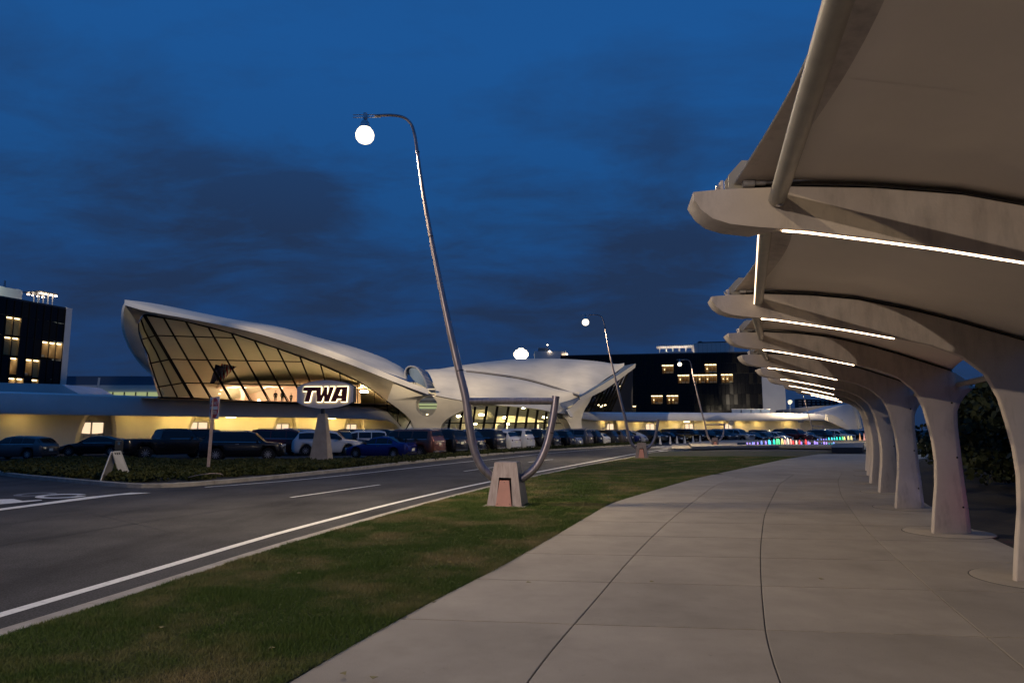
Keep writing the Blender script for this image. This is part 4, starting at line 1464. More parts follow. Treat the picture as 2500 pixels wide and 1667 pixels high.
for i in range(len(ML) - 1):
    bands = [0] + [y for y, e in zip(tr_y, tr_end) if e > i] + [2000]
    for y0, y1 in zip(bands, bands[1:]):
        pl = []
        ta, tb_ = ML[i][0][1], ML[i + 1][0][1]
        ba, bb = ML[i][1][1], ML[i + 1][1][1]
        ya0, yb0 = max(y0, ta), max(y0, tb_)
        ya1, yb1 = min(y1, ba), min(y1, bb)
        if ya1 <= ya0 + 0.5 and yb1 <= yb0 + 0.5:
            continue
        L_ = [(mx_at(i, ya0), ya0)] if ya1 > ya0 else []
        P_ = []
        if ya1 > ya0:
            P_ += [(mx_at(i, ya1), ya1), (mx_at(i, ya0), ya0)]
        else:
            P_ += [(mx_at(i, ta), ta)] if False else []
        if yb1 > yb0:
            P_ += [(mx_at(i + 1, yb0), yb0), (mx_at(i + 1, yb1), yb1)]
        if len(P_) == 2 and ya1 > ya0:   # right side ends above: triangle towards the head curve
            t = (y1 - ta) / max(1e-6, (tb_ - ta)) if y1 < tb_ else 1
            P_ += [(ML[i][0][0] + (ML[i + 1][0][0] - ML[i][0][0]) * min(1, t), min(y1, tb_))]
        if len(P_) < 3:
            continue
        m = MB().poly([at(a, b, gD(a, b) + 0.02) for a, b in P_])
        tb(m, 'pane', M['glass'], glassw, fix=False)
# side face, turning away at the far left
sideL = cr_resample([(337, 790), (337, 806), (343, 830), (359, 857), (372, 900), (384, 935), (396, 970)], 8)
sideR = [(mx_at(0, y), y) for y in np.linspace(767, 968, 8)]
for k in range(7):
    for s in range(2):
        f0, f1 = s / 2, (s + 1) / 2
        def q(k_, f):
            a, b = sideR[k_], sideL[k_]
            return at(a[0], a[1], gD(*a)).lerp(at(b[0], b[1], 57.0 + 1.5 * k_ / 7), f)
        m = MB().poly([q(k, f0), q(k, f1), q(k + 1, f1), q(k + 1, f0)])
        tb(m, 'pane', M['sideglass'], glassw, fix=False)
for f in (0.5, 1.0):
    m = MB()
    pts = [at(a[0], a[1], gD(*a)).lerp(at(b[0], b[1], 57.0 + 1.5 * k / 7), f) for k, (a, b) in enumerate(zip(sideR, sideL))]
    m.tube(pts, 0.07, 5)
    tb(m, 'mullion', M['mull'], glassw)
# ---- inside the great window: vaulted ceiling falling to the floor behind
FLZ = 4.35
rows_ = []
for k in range(13):
    t = k / 12
    row = []
    for x in np.linspace(338, 1000, 40):
        yt = gtop(x) if x > 351 else 790
        p = at(x, yt - 2.5, gD(x, yt) + 0.2)
        depth = p.y + 21 * t
        back_h = FLZ - 0.5
        top = p.z
        z = top + (back_h - top) * (1 - math.cos(t * math.pi / 2)) ** 1.15
        py_ = HOR - (z - HC) / depth * F
        sl_ = interp([780, 800, 857, 900, 968, 990], [338, 339, 361, 374, 398, 406], py_)
        xe = sl_ + (x - 338) * (1000 - sl_) / 662
        row.append(Vector((at(xe, yt, depth).x, depth, z)))
    rows_.append(row)
m = MB().grid(rows_)
tb(m, 'hall_vault', M['ceil'], smooth=60)
m = MB().poly([at(345, 975, 57) * 1.0, at(985, 1010, 72), Vector((at(985, 1010, 95).x, 95, FLZ)), Vector((at(345, 975, 82).x, 82, FLZ))])
m.v = [(v[0], v[1], FLZ - 0.02) for v in m.v]
tb(m, 'hall_floor', M['pink'], fix=False)
# uplights in the hall
for px, dd in ((470, 9), (610, 9), (730, 8), (850, 6)):
    d = D0(px) + dd
    p = at(px, 990, d)
    m = MB().lathe([(0.0, 0), (0.22, 0), (0.25, 0.18), (0.0, 0.2)], (p.x, d, FLZ + 0.02), 12)
    tb(m, 'hall_uplight', M['hall_lamp'])
# lounge under the gallery: back wall, arch, slab with spots
dL = 77.0
def L3(px, py, d=dL):
    return at(px, py, d)
lounge = [(535, 948), (545, 942), (560, 938), (720, 940), (900, 944), (905, 1000), (535, 1000)]
plate([(540, 947), (548, 942), (560, 940), (720, 941), (880, 944), (880, 1000), (540, 1000)], [], lambda x, y: dL + 3, 0.2, M['pink'], 'lounge_wall')
plate([(528, 948), (530, 941), (540, 936), (565, 933), (640, 932), (720, 935), (880, 939), (880, 946), (700, 943), (600, 942), (560, 943), (542, 946)], [], lambda x, y: dL - 1.5, 3.5, M['pink'], 'gallery_slab')
plate([(562, 930), (700, 928), (718, 934), (718, 937), (640, 935), (562, 936)], [], lambda x, y: dL - 0.8, 0.2, M['wallc'], 'gallery_parapet')
plate([(581, 948), (588, 947), (594, 951), (597, 960), (597, 985), (588, 985), (588, 958), (586, 952)], [], lambda x, y: dL + 1.2, 1.2, M['pink'], 'lounge_arch')
plate([(640, 983), (690, 980), (712, 981), (712, 990), (640, 990)], [], lambda x, y: dL + 0.5, 0.6, M['red'], 'lounge_bench')
for px, py in ((536, 959), (540, 950), (549, 946), (562, 944), (599, 944.5), (646, 945), (688, 945.5), (735, 946.5), (790, 948), (860, 951)):
    p = L3(px, py, dL - 1.8)
    m = MB().lathe([(0, 0), (0.12, 0), (0.12, 0.05), (0, 0.05)], tuple(p - Vector((0, 0, 0.12))), 8)
    tb(m, 'lounge_spot', M['spot_small'])
for px, py in ((564, 980), (632, 978)):
    p = L3(px, py, dL + 1.5)
    m = MB().lathe([(0, 0), (0.16, 0), (0.10, 0.12), (0, 0.12)], tuple(p), 8)
    tb(m, 'table_lamp', M['hall_lamp'])
p = at(889, 958, 76)
m = MB().lathe([(0, 0), (0.42, 0.02), (0.46, 0.10), (0.42, 0.18), (0, 0.2)], tuple(p), 16)
tb(m, 'hall_pendant', M['lobby_lamp'])
# railings, people-high clutter and green-lit glazing of the rear seen through eye and corner
m = MB()
for px in range(900, 1010, 9):
    m.box(tuple(at(px, 985, 92)), (0.08, 0.08, 6))
for py in (968, 978, 990):
    m.beam(at(890, py, 91.9), at(1090, py + 2, 91.9), 0.1, 0.1)
tb(m, 'rear_glazing_bars', M['mull'])
plate([(880, 984), (1090, 984), (1090, 998), (880, 997)], [], lambda x, y: 94, 0.1, M['lime'], 'rear_hall_glow')
plate([(860, 930), (1090, 935), (1090, 984), (860, 984)], [], lambda x, y: 93, 0.3, M['wallc'], 'rear_wall')
plate([(860, 1000), (1090, 998), (1090, 1060), (860, 1060)], [], lambda x, y: 90, 0.3, M['ceil'], 'rear_wall')
for px, py in ((1052, 962), (1058, 966), (1064, 964), (973, 990), (1043, 1012)):
    p = at(px, py, 88)
    tb(MB().lathe([(0, 0), (0.13, 0), (0.13, 0.05), (0, 0.05)], tuple(p), 8), 'lounge_spot', M['spot_small'])

# ---- entrance hall between the piers
lob_top = [(1080, 1030), (1104, 1012), (1130, 1000), (1152, 989), (1233, 990), (1305, 998), (1350, 1007), (1376, 1022), (1385, 1046)]
DLb = lambda x: D0(x) + 3.2
back_ = [(1070, 975), (1400, 985), (1400, 1075), (1070, 1075)]
plate(back_, [], lambda x, y: 92, 0.3, M['ceil'], 'lobby_back_wall')
plate([(1140, 1000), (1185, 999), (1200, 1008), (1206, 1018), (1190, 1024), (1140, 1022)], [], lambda x, y: 86, 1.0, M['wallc'], 'lobby_balcony')
plate([(1205, 1028), (1212, 1017), (1240, 1014), (1290, 1018), (1330, 1029), (1345, 1038), (1350, 1070), (1205, 1070)], [(list(reversed([(1214, 1040), (1222, 1033), (1330, 1034), (1340, 1044), (1340, 1066), (1214, 1066)])))], lambda x, y: 84, 1.2, M['wallc'], 'lobby_canopy')
plate([(1095, 1030), (1150, 1022), (1200, 1038), (1200, 1072), (1095, 1072)], [], lambda x, y: 88, 0.6, M['wallc'], 'lobby_stair')
for px, py, r in ((1175, 1014, 0.30), (1233, 1021, 0.30), (1240, 1036, 0.2), (1300, 1036, 0.2), (1120, 1018, 0.25), (1330, 1020, 0.25), (1278, 997, 0.18), (1160, 1036, 0.2)):
    p = at(px, py, 82)
    tb(MB().lathe([(0, 0), (r, 0.02), (r, 0.16), (0, 0.18)], tuple(p), 10), 'lobby_lamp', M['lobby_lamp'])
lw_ = MB().beam(at(1078, 1032, 76), at(1376, 1033, 79), 0.12, 0.12)
lobbyw = tb(lw_, 'lobby_window', M['mull'])
lm_ = [((1098, 1019), (1092, 1060)), ((1128, 1004), (1120, 1060)), ((1159, 994), (1150, 1060)), ((1188, 991), (1176, 1060)), ((1214, 990), (1202, 1060)), ((1241, 992), (1229, 1060)), ((1265, 994), (1254, 1060)), ((1289, 996), (1279, 1060)), ((1312, 999), (1303, 1060)), ((1333, 1004), (1325, 1060)), ((1353, 1008), (1345, 1060))]
for a, b in lm_:
    for e, w in ((0, 0.10), (2.4, 0.07)):
        m = MB().beam(at(a[0] + e, a[1] - 1, DLb(a[0])), at(b[0] + e, b[1], DLb(b[0]) + 1.2), w, 0.2)
        tb(m, 'mullion', M['mull'], lobbyw)
for (a, b), (c, d) in zip(lm_, lm_[1:]):
    m = MB().poly([at(a[0], a[1], DLb(a[0]) + .02), at(c[0], c[1], DLb(c[0]) + .02), at(d[0], d[1], DLb(d[0]) + 1.22), at(b[0], b[1], DLb(b[0]) + 1.22)])
    tb(m, 'pane', M['glass'], lobbyw, fix=False)
# door vestibules: lit frames
for px0, px1 in ((1078, 1120), (1290, 1345)):
    m = MB()
    n = 4
    for k in range(n + 1):
        x = px0 + (px1 - px0) * k / n
        m.beam(at(x, 1034, 80), at(x, 1072, 80), 0.22, 0.2)
    m.beam(at(px0, 1034, 80), at(px1, 1034, 80), 0.2, 0.2)
    tb(m, 'vestibule', M['white'])
plate([(1232, 1037), (1240, 1037), (1240, 1050), (1232, 1050)], [], lambda x, y: 81, 0.1, M['room'], 'lit_doorway')
plate([(1312, 1036), (1318, 1036), (1318, 1050), (1312, 1050)], [], lambda x, y: 81, 0.1, M['room'], 'lit_doorway')
# ---- right glass triangle (dark green panes) with slanted bars
gt = [(1437, 972), (1479, 950), (1520, 921), (1534, 910)]
gb_ = [(1424, 1005), (1450, 1004.5), (1476, 1004), (1492, 1003.5)]
lw2 = tb(MB().beam(at(1424, 1004.5, 79), at(1492, 1003.5, 81), 0.12, 0.15), 'side_window', M['mull'])
GA, GB = cr_resample(gt, 9), cr_resample(gb_, 9)
for k in range(8):
    m = MB().poly([at(*GA[k], 78.5), at(*GA[k + 1], 78.5), at(*GB[k + 1], 80.5), at(*GB[k], 80.5)])
    tb(m, 'pane', M['sideglass'], lw2, fix=False)
    tb(MB().beam(at(*GA[k + 1], 78.4), at(*GB[k + 1], 80.4), 0.06, 0.1), 'mullion', M['mull'], lw2)
tb(MB().beam(at(1430, 989, 79.4), at(1502, 972, 79.4), 0.08, 0.1), 'transom', M['mull'], lw2)
plate([(1422, 960), (1545, 900), (1545, 1004), (1422, 1004)], [], lambda x, y: 92, 0.3, M['darkmetal'], 'hall_rear_wall')
for px, py in ((1448, 989), (1462, 990), (1473, 991), (1477, 990), (1512, 944), (1441, 994), (1467, 994)):
    tb(MB().lathe([(0, 0), (0.16, 0.02), (0.16, 0.14), (0, 0.16)], tuple(at(px, py, 86)), 8), 'wall_sconce', M['spot_small'])
# ---- mannequins in airline uniform standing in the hall
def mannequin(px, pyt, pyb, d, skirt, label):
    a, b = at(px, pyt, d), at(px, pyb, d)
    H = 1.72
    r = empty('mannequin', (a.x, d, b.z), math.radians(random.uniform(-15, 15)), label, 'mannequin')
    s = (a.z - b.z) / H
    body = MB()
    def ov(z, w, dp, n=12):
        return [(w * math.cos(2 * math.pi * k / n), dp * math.sin(2 * math.pi * k / n), z) for k in range(n + 1)]
    if skirt:
        sec = [(0.42, .15, .12), (0.75, .19, .14), (0.92, .17, .12), (1.02, .12, .10), (1.2, .165, .12), (1.38, .18, .11), (1.44, .10, .08), (1.5, .045, .045)]
    else:
        sec = [(0.80, .19, .13), (0.95, .18, .13), (1.05, .165, .12), (1.2, .20, .13), (1.38, .225, .12), (1.45, .12, .08), (1.5, .05, .05)]
    body.grid([ov(*q) for q in sec])
    body.v = [(x * s, y * s, z * s) for x, y, z in body.v]
    body.build('jacket', M['black'], r, smooth=True)
    g = MB()
    for sx in (-1, 1):
        g.tube([(sx * .21, 0, 1.38), (sx * .25, 0.02, 1.12), (sx * .235, -0.05, 0.86)], [.055, .048, .035], 8)
    g.v = [(x * s, y * s, z * s) for x, y, z in g.v]
    g.build('sleeves', M['black'], r, smooth=True)
    g = MB()
    for sx in (-1, 1):
        g.tube([(sx * .09, 0, 0.85), (sx * .10, 0, 0.45), (sx * .10, 0, 0.05)], [.085, .06, .045], 8)
        g.box((sx * .10, -0.05, 0.03), (.09, .24, .06))
    g.v = [(x * s, y * s, z * s) for x, y, z in g.v]
    g.build('legs', M['black'], r, smooth=True)
    g = MB().lathe([(0, 0), (.10, 0), (.085, .025), (.13, .06), (.12, .085), (0, .09)], (0, 0, 1.62), 12)
    g.box((0, -0.10, 1.615), (.15, .10, .015))
    g.v = [(x * s, y * s, z * s) for x, y, z in g.v]
    g.build('cap', M['black'], r, smooth=True)
    return r
mannequin(673, 954, 984, 74, False, 'left dark uniformed mannequin with cap behind the great window')
mannequin(690, 953, 984.5, 74, False, 'middle dark uniformed mannequin with cap, broad jacket, behind glass')
mannequin(711, 960, 985, 74, True, 'dark coated mannequin half hidden by the oval sign')
def room_light(name, loc, e, col, parent=None, r=0.2):
    ld = bpy.data.lights.new(name, 'POINT')
    ld.energy = e
    ld.color = col
    ld.shadow_soft_size = r
    o = bpy.data.objects.new(name, ld)
    COL.objects.link(o)
    o.location = loc
    if parent:
        o.parent = parent
    return o
for px_ in (575, 660, 760):
    p = at(px_, 950, dL - 0.2)
    room_light('lounge_light', p - Vector((0, 0, 0.3)), 330, (1.0, 0.70, 0.52))
# hanging flags
def flag(px, py0, py1, w, d, mt, label):
    a, b = at(px, py0, d), at(px, py1, d)
    n = 10
    rows_ = []
    for k in range(n + 1):
        t = k / n
        row = []
        for j in range(9):
            s = j / 8
            row.append(Vector((w * s * (1 - 0.45 * t) - 0.55 * t * 0.9, 0.12 * math.sin(s * 9 + t * 2), -(a.z - b.z) * t - s * 0.3 * (1 - t))))
        rows_.append(row)
    o = MB().grid(rows_).build('hanging_flag', mt, None, smooth=True)
    o.location = a
    tag(o, label, 'flag')
    return o
fl = mat('flag_stripes', (0.4, 0.05, 0.05), 0.8)
t = fl.node_tree
b = t.nodes['Principled BSDF']
tcn = t.nodes.new('ShaderNodeTexCoord')
wv = t.nodes.new('ShaderNodeTexWave')
wv.inputs['Scale'].default_value = 1.1
wv.bands_direction = 'X'
t.links.new(tcn.outputs['Object'], wv.inputs['Vector'])
rr = t.nodes.new('ShaderNodeValToRGB')
rr.color_ramp.interpolation = 'CONSTANT'
rr.color_ramp.elements[0].color = (0.30, 0.02, 0.02, 1)
rr.color_ramp.elements[1].position = 0.5
rr.color_ramp.elements[1].color = (0.6, 0.55, 0.45, 1)
t.links.new(wv.outputs['Color'], rr.inputs['Fac'])
t.links.new(rr.outputs['Color'], b.inputs['Base Color'])
flag(526, 889, 935, 1.0, 66, mat('flag_dark', (0.03, 0.02, 0.05), 0.8), 'dark furled flag hanging inside the great window')
f2 = flag(541, 887, 930, 1.4, 66.6, fl, 'striped red and white flag hanging beside the dark one')

# ------------------------------------------------------------------ hotel blocks of black glass
def hotel(name, pA, dA, pB, dB, zb, floors, fh, ncol, lit, label, top=1.0):
    """facade from bottom-left point A to right point B (px, depth)"""
    a = Vector((at(pA, 1000, dA).x, dA, 0))
    b = Vector((at(pB, 1000, dB).x, dB, 0))
    u = (b - a).normalized()
    L = (b - a).length
    nrm = Vector((u.y, -u.x, 0))
    r = empty(name, a, math.atan2(u.y, u.x), label, 'hotel')
    H = zb + (floors - 1 + top) * fh
    core = MB().box((L / 2, 11.2, H / 2), (L - 0.02, 18, H - 0.1)).build('core', M['darkmetal'], r)
    cw = L / ncol
    pm = MB().box((cw / 2, 0, fh / 2), (cw - 0.05, 0.06, fh - 0.06)).mesh('glass_panel', M['bglass'])
    pm2 = MB().box((cw / 2, 0, fh / 2), (cw - 0.05, 0.06, fh - 0.06)).mesh('glass_panel', M['bglass2'])
    MB().box((L / 2, 0.12, H + 0.1), (L, 0.4, 0.3)).build('coping', M['darkmetal'], r)
    cnt = 0
    for f in range(floors):
        for c in range(ncol):
            if f == 0 or (f, c) in lit:
                continue
            o = inst('glass_panel', pm if random.random() < 0.75 else pm2, r, (c * cw, -0.02, zb + f * fh), math.radians(random.uniform(-0.5, 0.5)))
            if f == floors - 1:
                o.scale.z = top
            cnt += 1
    # mullion fins
    fin = MB().box((0, 0, (H - zb) / 2), (0.07, 0.22, H - zb)).mesh('mullion_fin', M['dark'])
    for c in range(ncol + 1):
        inst('mullion_fin', fin, r, (c * cw, -0.10, zb))
    # lit rooms: recessed boxes with a cove strip and curtains
    for (f, c), kind in lit.items():
        x0, z0 = c * cw, zb + f * fh
        m = MB()
        e = 0.04
        x1, z1, z00, dp = x0 + cw - e, z0 + fh * 0.93, z0 + fh * (0.12 if kind != 2 else 0.05), 1.6
        x0 += e
        m.quad((x0, dp, z00), (x1, dp, z00), (x1, dp, z1), (x0, dp, z1))
        m.quad((x0, -0.05, z00), (x0, dp, z00), (x0, dp, z1), (x0, -0.05, z1))
        m.quad((x1, dp, z00), (x1, -0.05, z00), (x1, -0.05, z1), (x1, dp, z1))
        m.quad((x0, -0.05, z1), (x1, -0.05, z1), (x1, dp, z1), (x0, dp, z1))
        m.quad((x0, dp, z00), (x0, -0.05, z00), (x1, -0.05, z00), (x1, dp, z00))
        w = m.build('window', M['roomwall'], r, fix=False)
        MB().box(((x0 + x1) / 2, 0.5, z1 - 0.10), (x1 - x0 - 0.03, 0.5, 0.16)).build('cove_light', M['roomglow'], w)
        if kind == 1:
            MB().box(((x0 + x1) / 2, dp - 0.15, z00 + fh * 0.42), ((x1 - x0) * 0.8, 0.05, fh * 0.38)).build('headboard', M['curtain'], w)
            MB().box(((x0 + x1) / 2, dp - 0.5, z00 + 0.25), ((x1 - x0) * 0.9, 0.9, 0.4)).build('bed', M['white'], w)
        elif kind == 2:
            g = MB()
            pts = []
            for k in range(13):
                pts.append(x0 + (x1 - x0) * k / 12)
            g.grid([[Vector((x, 0.30 + 0.06 * (k % 2), z00)) for k, x in enumerate(pts)], [Vector((x, 0.30 + 0.06 * (k % 2), z1 - 0.2)) for k, x in enumerate(pts)]])
            g.build('curtain', M['curtain2'], w, fix=False)
        else:
            MB().lathe([(0, 0), (0.13, 0), (0.08, 0.2), (0, 0.2)], ((x0 + x1) / 2 + 0.2, dp - 0.4, z00 + 1.0), 8).build('bedside_lamp', M['roomglow'], w)
            MB().box((x0 + 0.3, dp - 0.3, z00 + fh * 0.4), (0.35, 0.3, fh * 0.75)).build('curtain', M['curtain'], w)
        m = MB().quad((x0, -0.03, z00), (x1, -0.03, z00), (x1, -0.03, z1), (x0, -0.03, z1))
        m.build('pane', M['glass'], w, fix=False)
    print(name, 'panels', cnt, 'H', H, 'L', L, 'cw', cw)
    return r, L, H
M['roomglow'] = emit('cove_glow', (1.0, 0.76, 0.46), 5.5)
M['curtain'] = mat('curtain_brown', (0.20, 0.13, 0.08), 0.9, var=0.2, scale=6)
M['curtain2'] = mat('curtain_sheer', (0.55, 0.45, 0.30), 0.9, var=0.1)
# right block
dR = 180.0
LP_, RP_ = 1370, 1862
cwn = 52
def rl(px, row):
    return (row, px)
lit = {}
def colpx(px):
    return int((px - LP_) / (RP_ - LP_) * cwn)
for px0, rowz, kinds in ((1630, 5, (0, 1, 1)), (1729, 5, (0, 1, 1)), (1664, 4, (0, 1, 1)), (1697, 4, (1, 0, 1)), (1729, 4, (0, 1, 1)), (1763, 4, (0, 0, 1)), (1598, 2, (0, 1, 1)), (1632, 2, (0, 0, 1)), (1533, 1, (2, 2, 2))):
    c0 = int(round((px0 - LP_) / (RP_ - LP_) * cwn))
    for k, q in enumerate(kinds):
        lit[(rowz, c0 + k)] = q
HB, LBk, HBk = hotel('hotel_block', LP_, 190, RP_, dR, 2.6, 7, 2.75, cwn, lit, 'long black glass hotel block beyond the right wing with lit rooms')
# white end slab, penthouse, pergola
def onB(x, y, z):
    return Vector((x, y, z))
MB().box((LBk + 2.9, 5.4, HBk / 2 + 0.35), (5.7, 12.0, HBk + 0.7)).build('end_wall', M['hotelwhite'], HB, bevel=0.03)
x1 = LBk * (1803 - LP_) / (RP_ - LP_)
x0 = LBk * (1706 - LP_) / (RP_ - LP_)
ph = MB().box(((x0 + x1) / 2, 5.0, HBk + 1.5), (x1 - x0, 7.0, 3.0)).build('penthouse', M['hotelwhite'], HB)
for k in range(1, 9):
    MB().box((x0 + (x1 - x0) * k / 9, 1.47, HBk + 1.5), (0.05, 0.03, 2.9)).build('panel_joint', M['signback'], ph)
MB().lathe([(0, 0), (0.6, 0), (0.7, 0.5), (0.5, 0.9), (0, 1.0)], (x0 + 2.0, 5, HBk + 3.0), 14).build('roof_fan', M['darkmetal'], HB)
MB().beam((x0 + 1, 1.6, HBk + 3.15), (x1, 1.6, HBk + 3.15), 0.2, 0.3).build('penthouse_coping', M['darkmetal'], HB)
xp0 = LBk * (1615 - LP_) / (RP_ - LP_)
pg = empty('pergola', (0, 0, 0), parent=HB)
for k in range(6):
    x = xp0 + 0.8 + (x0 - xp0 - 1.0) * k / 5
    for y in (1.2, 5.6):
        MB().box((x, y, HBk + 1.2), (0.16, 0.16, 2.4)).build('post', M['white'], pg)
for k in range(22):
    x = xp0 + (x0 - xp0) * k / 21
    MB().box((x, 3.4, HBk + 2.5), (0.10, 5.6, 0.22)).build('rafter', M['white'], pg)
for y in (1.0, 3.4, 5.8):
    MB().box(((xp0 + x0) / 2, y, HBk + 2.32), (x0 - xp0, 0.14, 0.16)).build('purlin', M['white'], pg)
for k in range(7):
    x = xp0 + 0.7 + (x0 - xp0 - 1.4) * k / 6
    MB().lathe([(0, 0), (0.12, 0), (0.12, 0.1), (0, 0.1)], (x, 2.0, HBk + 0.35), 8).build('uplight', M['rooflight'], pg)
for k in range(3):
    room_light('pergola_light', (xp0 + (x0 - xp0) * (0.2 + 0.3 * k), 2.5, HBk + 1.2), 300, (1.0, 0.82, 0.62), HB)
MB().box((x0 - 4.7, 0.6, HBk + 0.45), (9.0, 0.05, 0.5)).build('roof_rail', M['galv'], HB)
# stair house seen above the shell roof
sx0 = at(1305, 870, 205)
o = empty('roof_stair_house', (sx0.x, 205, 0), 0, 'pale rooftop service block above the terminal shell roof with small lamps', 'rooftop block')
w = at(1382, 870, 205).x - sx0.x
zt_ = at(1340, 857, 205).z
MB().box((w / 2, 3, zt_ / 2), (w, 6, zt_)).build('walls', M['hotelwhite'], o)
MB().box((w * 0.93, -0.06, zt_ - 1.8), (w * 0.13, 0.1, 2.2)).build('lit_door', M['win'], o)
MB().box((w * 0.28, 1, zt_ + 0.5), (w * 0.32, 2, 1.0)).build('air_unit', M['signback'], o)
for x, z in ((w * 0.48, zt_ - 0.2), (w + 0.25, zt_ - 1.1), (w + 0.25, zt_ - 2.2)):
    MB().lathe([(0, 0), (0.22, 0), (0.22, 0.25), (0, 0.25)], (x, -0.4, z), 8).build('lamp', M['rooflight'], o)
MB().tube([(w * 0.42, 1, zt_ + 1), (w * 0.42, 1, zt_ + 1.9)], 0.06, 6).build('mast', M['galv'], o)
MB().lathe([(0, 0), (0.16, 0), (0.16, 0.2), (0, 0.2)], (w * 0.42, 1, zt_ + 1.9), 8).build('mast_lamp', M['rooflight'], o)

# left block: its glass face ends at px 161, white slab to 174
litL = {}
NC = 15
LPx, RPx = -160, 139
def cL(px):
    return int((px - LPx) / (RPx - LPx) * NC)
for row, pxs in ((5, ((4, 2), (22, 2))), (4, ((4, 2), (18, 2))), (4, ()), (3, ()), (2, ()), (1, ())):
    for px, k in pxs:
        litL[(row, cL(px - 17))] = k
for row, pxs in ((4, ((100, 1), (121, 0), (141, 0))), (3, ((30, 0), (54, 1), (73, 2))), (2, ((25, 0), (47, 0), (68, 2)))):
    for px, k in pxs:
        litL[(row, cL(px - (16, 11, 8)[4 - row]))] = k
HL, LL, HHL = hotel('hotel_block', LPx, 100, RPx, 118, 0.33, 7, 3.27, NC, litL, 'black glass hotel block cut by the left edge of the photo', 0.81)
HHL_ = HHL
MB().box((LL + 0.55, 6.0, HHL / 2 + 0.1), (1.1, 12.6, HHL + 0.25)).build('end_wall', M['hotelwhite'], HL, bevel=0.02)
xa = LL * (56 - LPx) / (RPx - LPx)
MB().box((xa - 6, 6, HHL + 1.25), (12, 5, 2.5)).build('penthouse', M['hotelwhite'], HL)
MB().box((xa - 8.6, 3.2, HHL + 1.3), (0.3, 0.2, 0.3)).build('roof_lamp', M['rooflight'], HL)
for x in (xa - 1.2, xa + 0.4 - 1.8):
    MB().tube([(x, 6, HHL + 2.5), (x, 6, HHL + 4.1)], 0.05, 5).build('antenna', M['darkmetal'], HL)
for z in (2.8, 3.3, 3.8):
    MB().beam((xa - 1.4, 6, HHL + z), (xa - 0.2 - 1.2, 6, HHL + z), 0.05, 0.05).build('antenna', M['darkmetal'], HL)
pg = empty('pergola', (0, 0, 0), parent=HL)
room_light('roof_light', (xa - 9.5, 1.5, HHL + 1.4), 1600, (0.9, 1.0, 0.85), HL)
xb0, xb1 = LL * (74 - LPx) / (RPx - LPx), LL * (121 - LPx) / (RPx - LPx)
for k in range(8):
    x = xb0 + (xb1 - xb0) * k / 7
    MB().box((x, 1.2 + 1.6 * (k % 2), HHL + 1.2), (0.13, 0.13, 2.4)).build('post', M['hotelwhite'], pg)
for k in range(4):
    x = xb0 + 0.3 + (xb1 - xb0) * k / 3.4
    for y in (1.0, 4.0):
        MB().lathe([(0, 0), (0.20, 0.03), (0.20, 0.2), (0, 0.24)], (x, y, HHL + 2.0), 10).build('roof_lamp', M['rooflight'], pg)
MB().box(((xb0 + xb1) / 2, 2.8, HHL + 2.45), (xb1 - xb0 + 0.4, 4.2, 0.08)).build('canopy', M['darkmetal'], pg)

# far terminal behind, with the lit clerestory strip
o = empty('far_terminal', (at(280, 960, 150).x, 150, 0), 0, 'low dark blue roofed terminal with lit clerestory strip behind', 'building')
def fb_(px0, px1, y0, y1, d, th, mt, nm, off=0):
    a, b = at(px0, y0, d), at(px1, y1, d)
    c = (a + b) / 2 - o.location
    return MB().box(tuple(c + Vector((0, th / 2 + off, 0))), (b.x - a.x, th, a.z - b.z)).build(nm, mt, o)
fb_(150, 520, 918, 940, 152, 20, M['t5roof'], 'roof')
fb_(150, 520, 940, 957, 151, 1, M['hotelwhite'], 'fascia')
fb_(190, 520, 957, 975, 150.6, 0.3, M['lime'], 'clerestory')
for k in range(12):
    fb_(190 + k * 28, 191 + k * 28, 957, 975, 150.3, 0.2, M['darkmetal'], 'mullion')
a = at(235, 960, 149)
MB().tube([a - o.location + Vector((0, 0, -3)), a - o.location + Vector((0.4, 0, 3.4))], 0.22, 8).build('strut', M['hotelwhite'], o)

# right end: concrete sweep of the passage tube, and slab roof behind
r = empty('passage_building', (at(2050, 1046, 108).x, 108, 0), 0, 'pale sweeping concrete passage building at the far end of the wing', 'building')
def pr(poly, d, th, nm, mt):
    return MB().prism([at(x, y, d) - r.location for x, y in poly], Vector((0, th, 0))).build(nm, mt, r, smooth=40)
sw = cr_resample([(1990, 1006), (2020, 998), (2054, 989), (2075, 986)], 10)
sw2 = cr_resample([(2088, 990), (2094, 1008), (2098, 1026), (2101, 1046)], 8)
pr(sw + sw2 + [(2101, 1075), (1990, 1075)], 122, 6, 'sweep_wall', M['fascia'])
lipc = cr_resample([(2085, 985), (2092, 1005), (2097, 1024), (2101, 1046)], 10)
pr(lipc + [(x + 5 - 1.5 * k / 10, y) for k, (x, y) in enumerate(reversed(lipc))], 121, 1.2, 'sweep_lip', M['shell'])
swc = cr_resample([(2021, 1011), (2040, 1016), (2058, 1028), (2072, 1042)], 10)
pr(swc + [(2072, 1050), (2021, 1027)], 115, 1.0, 'tail_lip', M['shell'])
pr([(1914, 1000), (1990, 991), (2056, 988), (2010, 999), (1975, 1007), (1914, 1007)], 130, 4, 'slab_roof', M['signback'])
tk = empty('far_ribbed_building', (at(1990, 990, 230).x, 230, 0), 0, 'dark ribbed building far behind the slab roof', 'building')
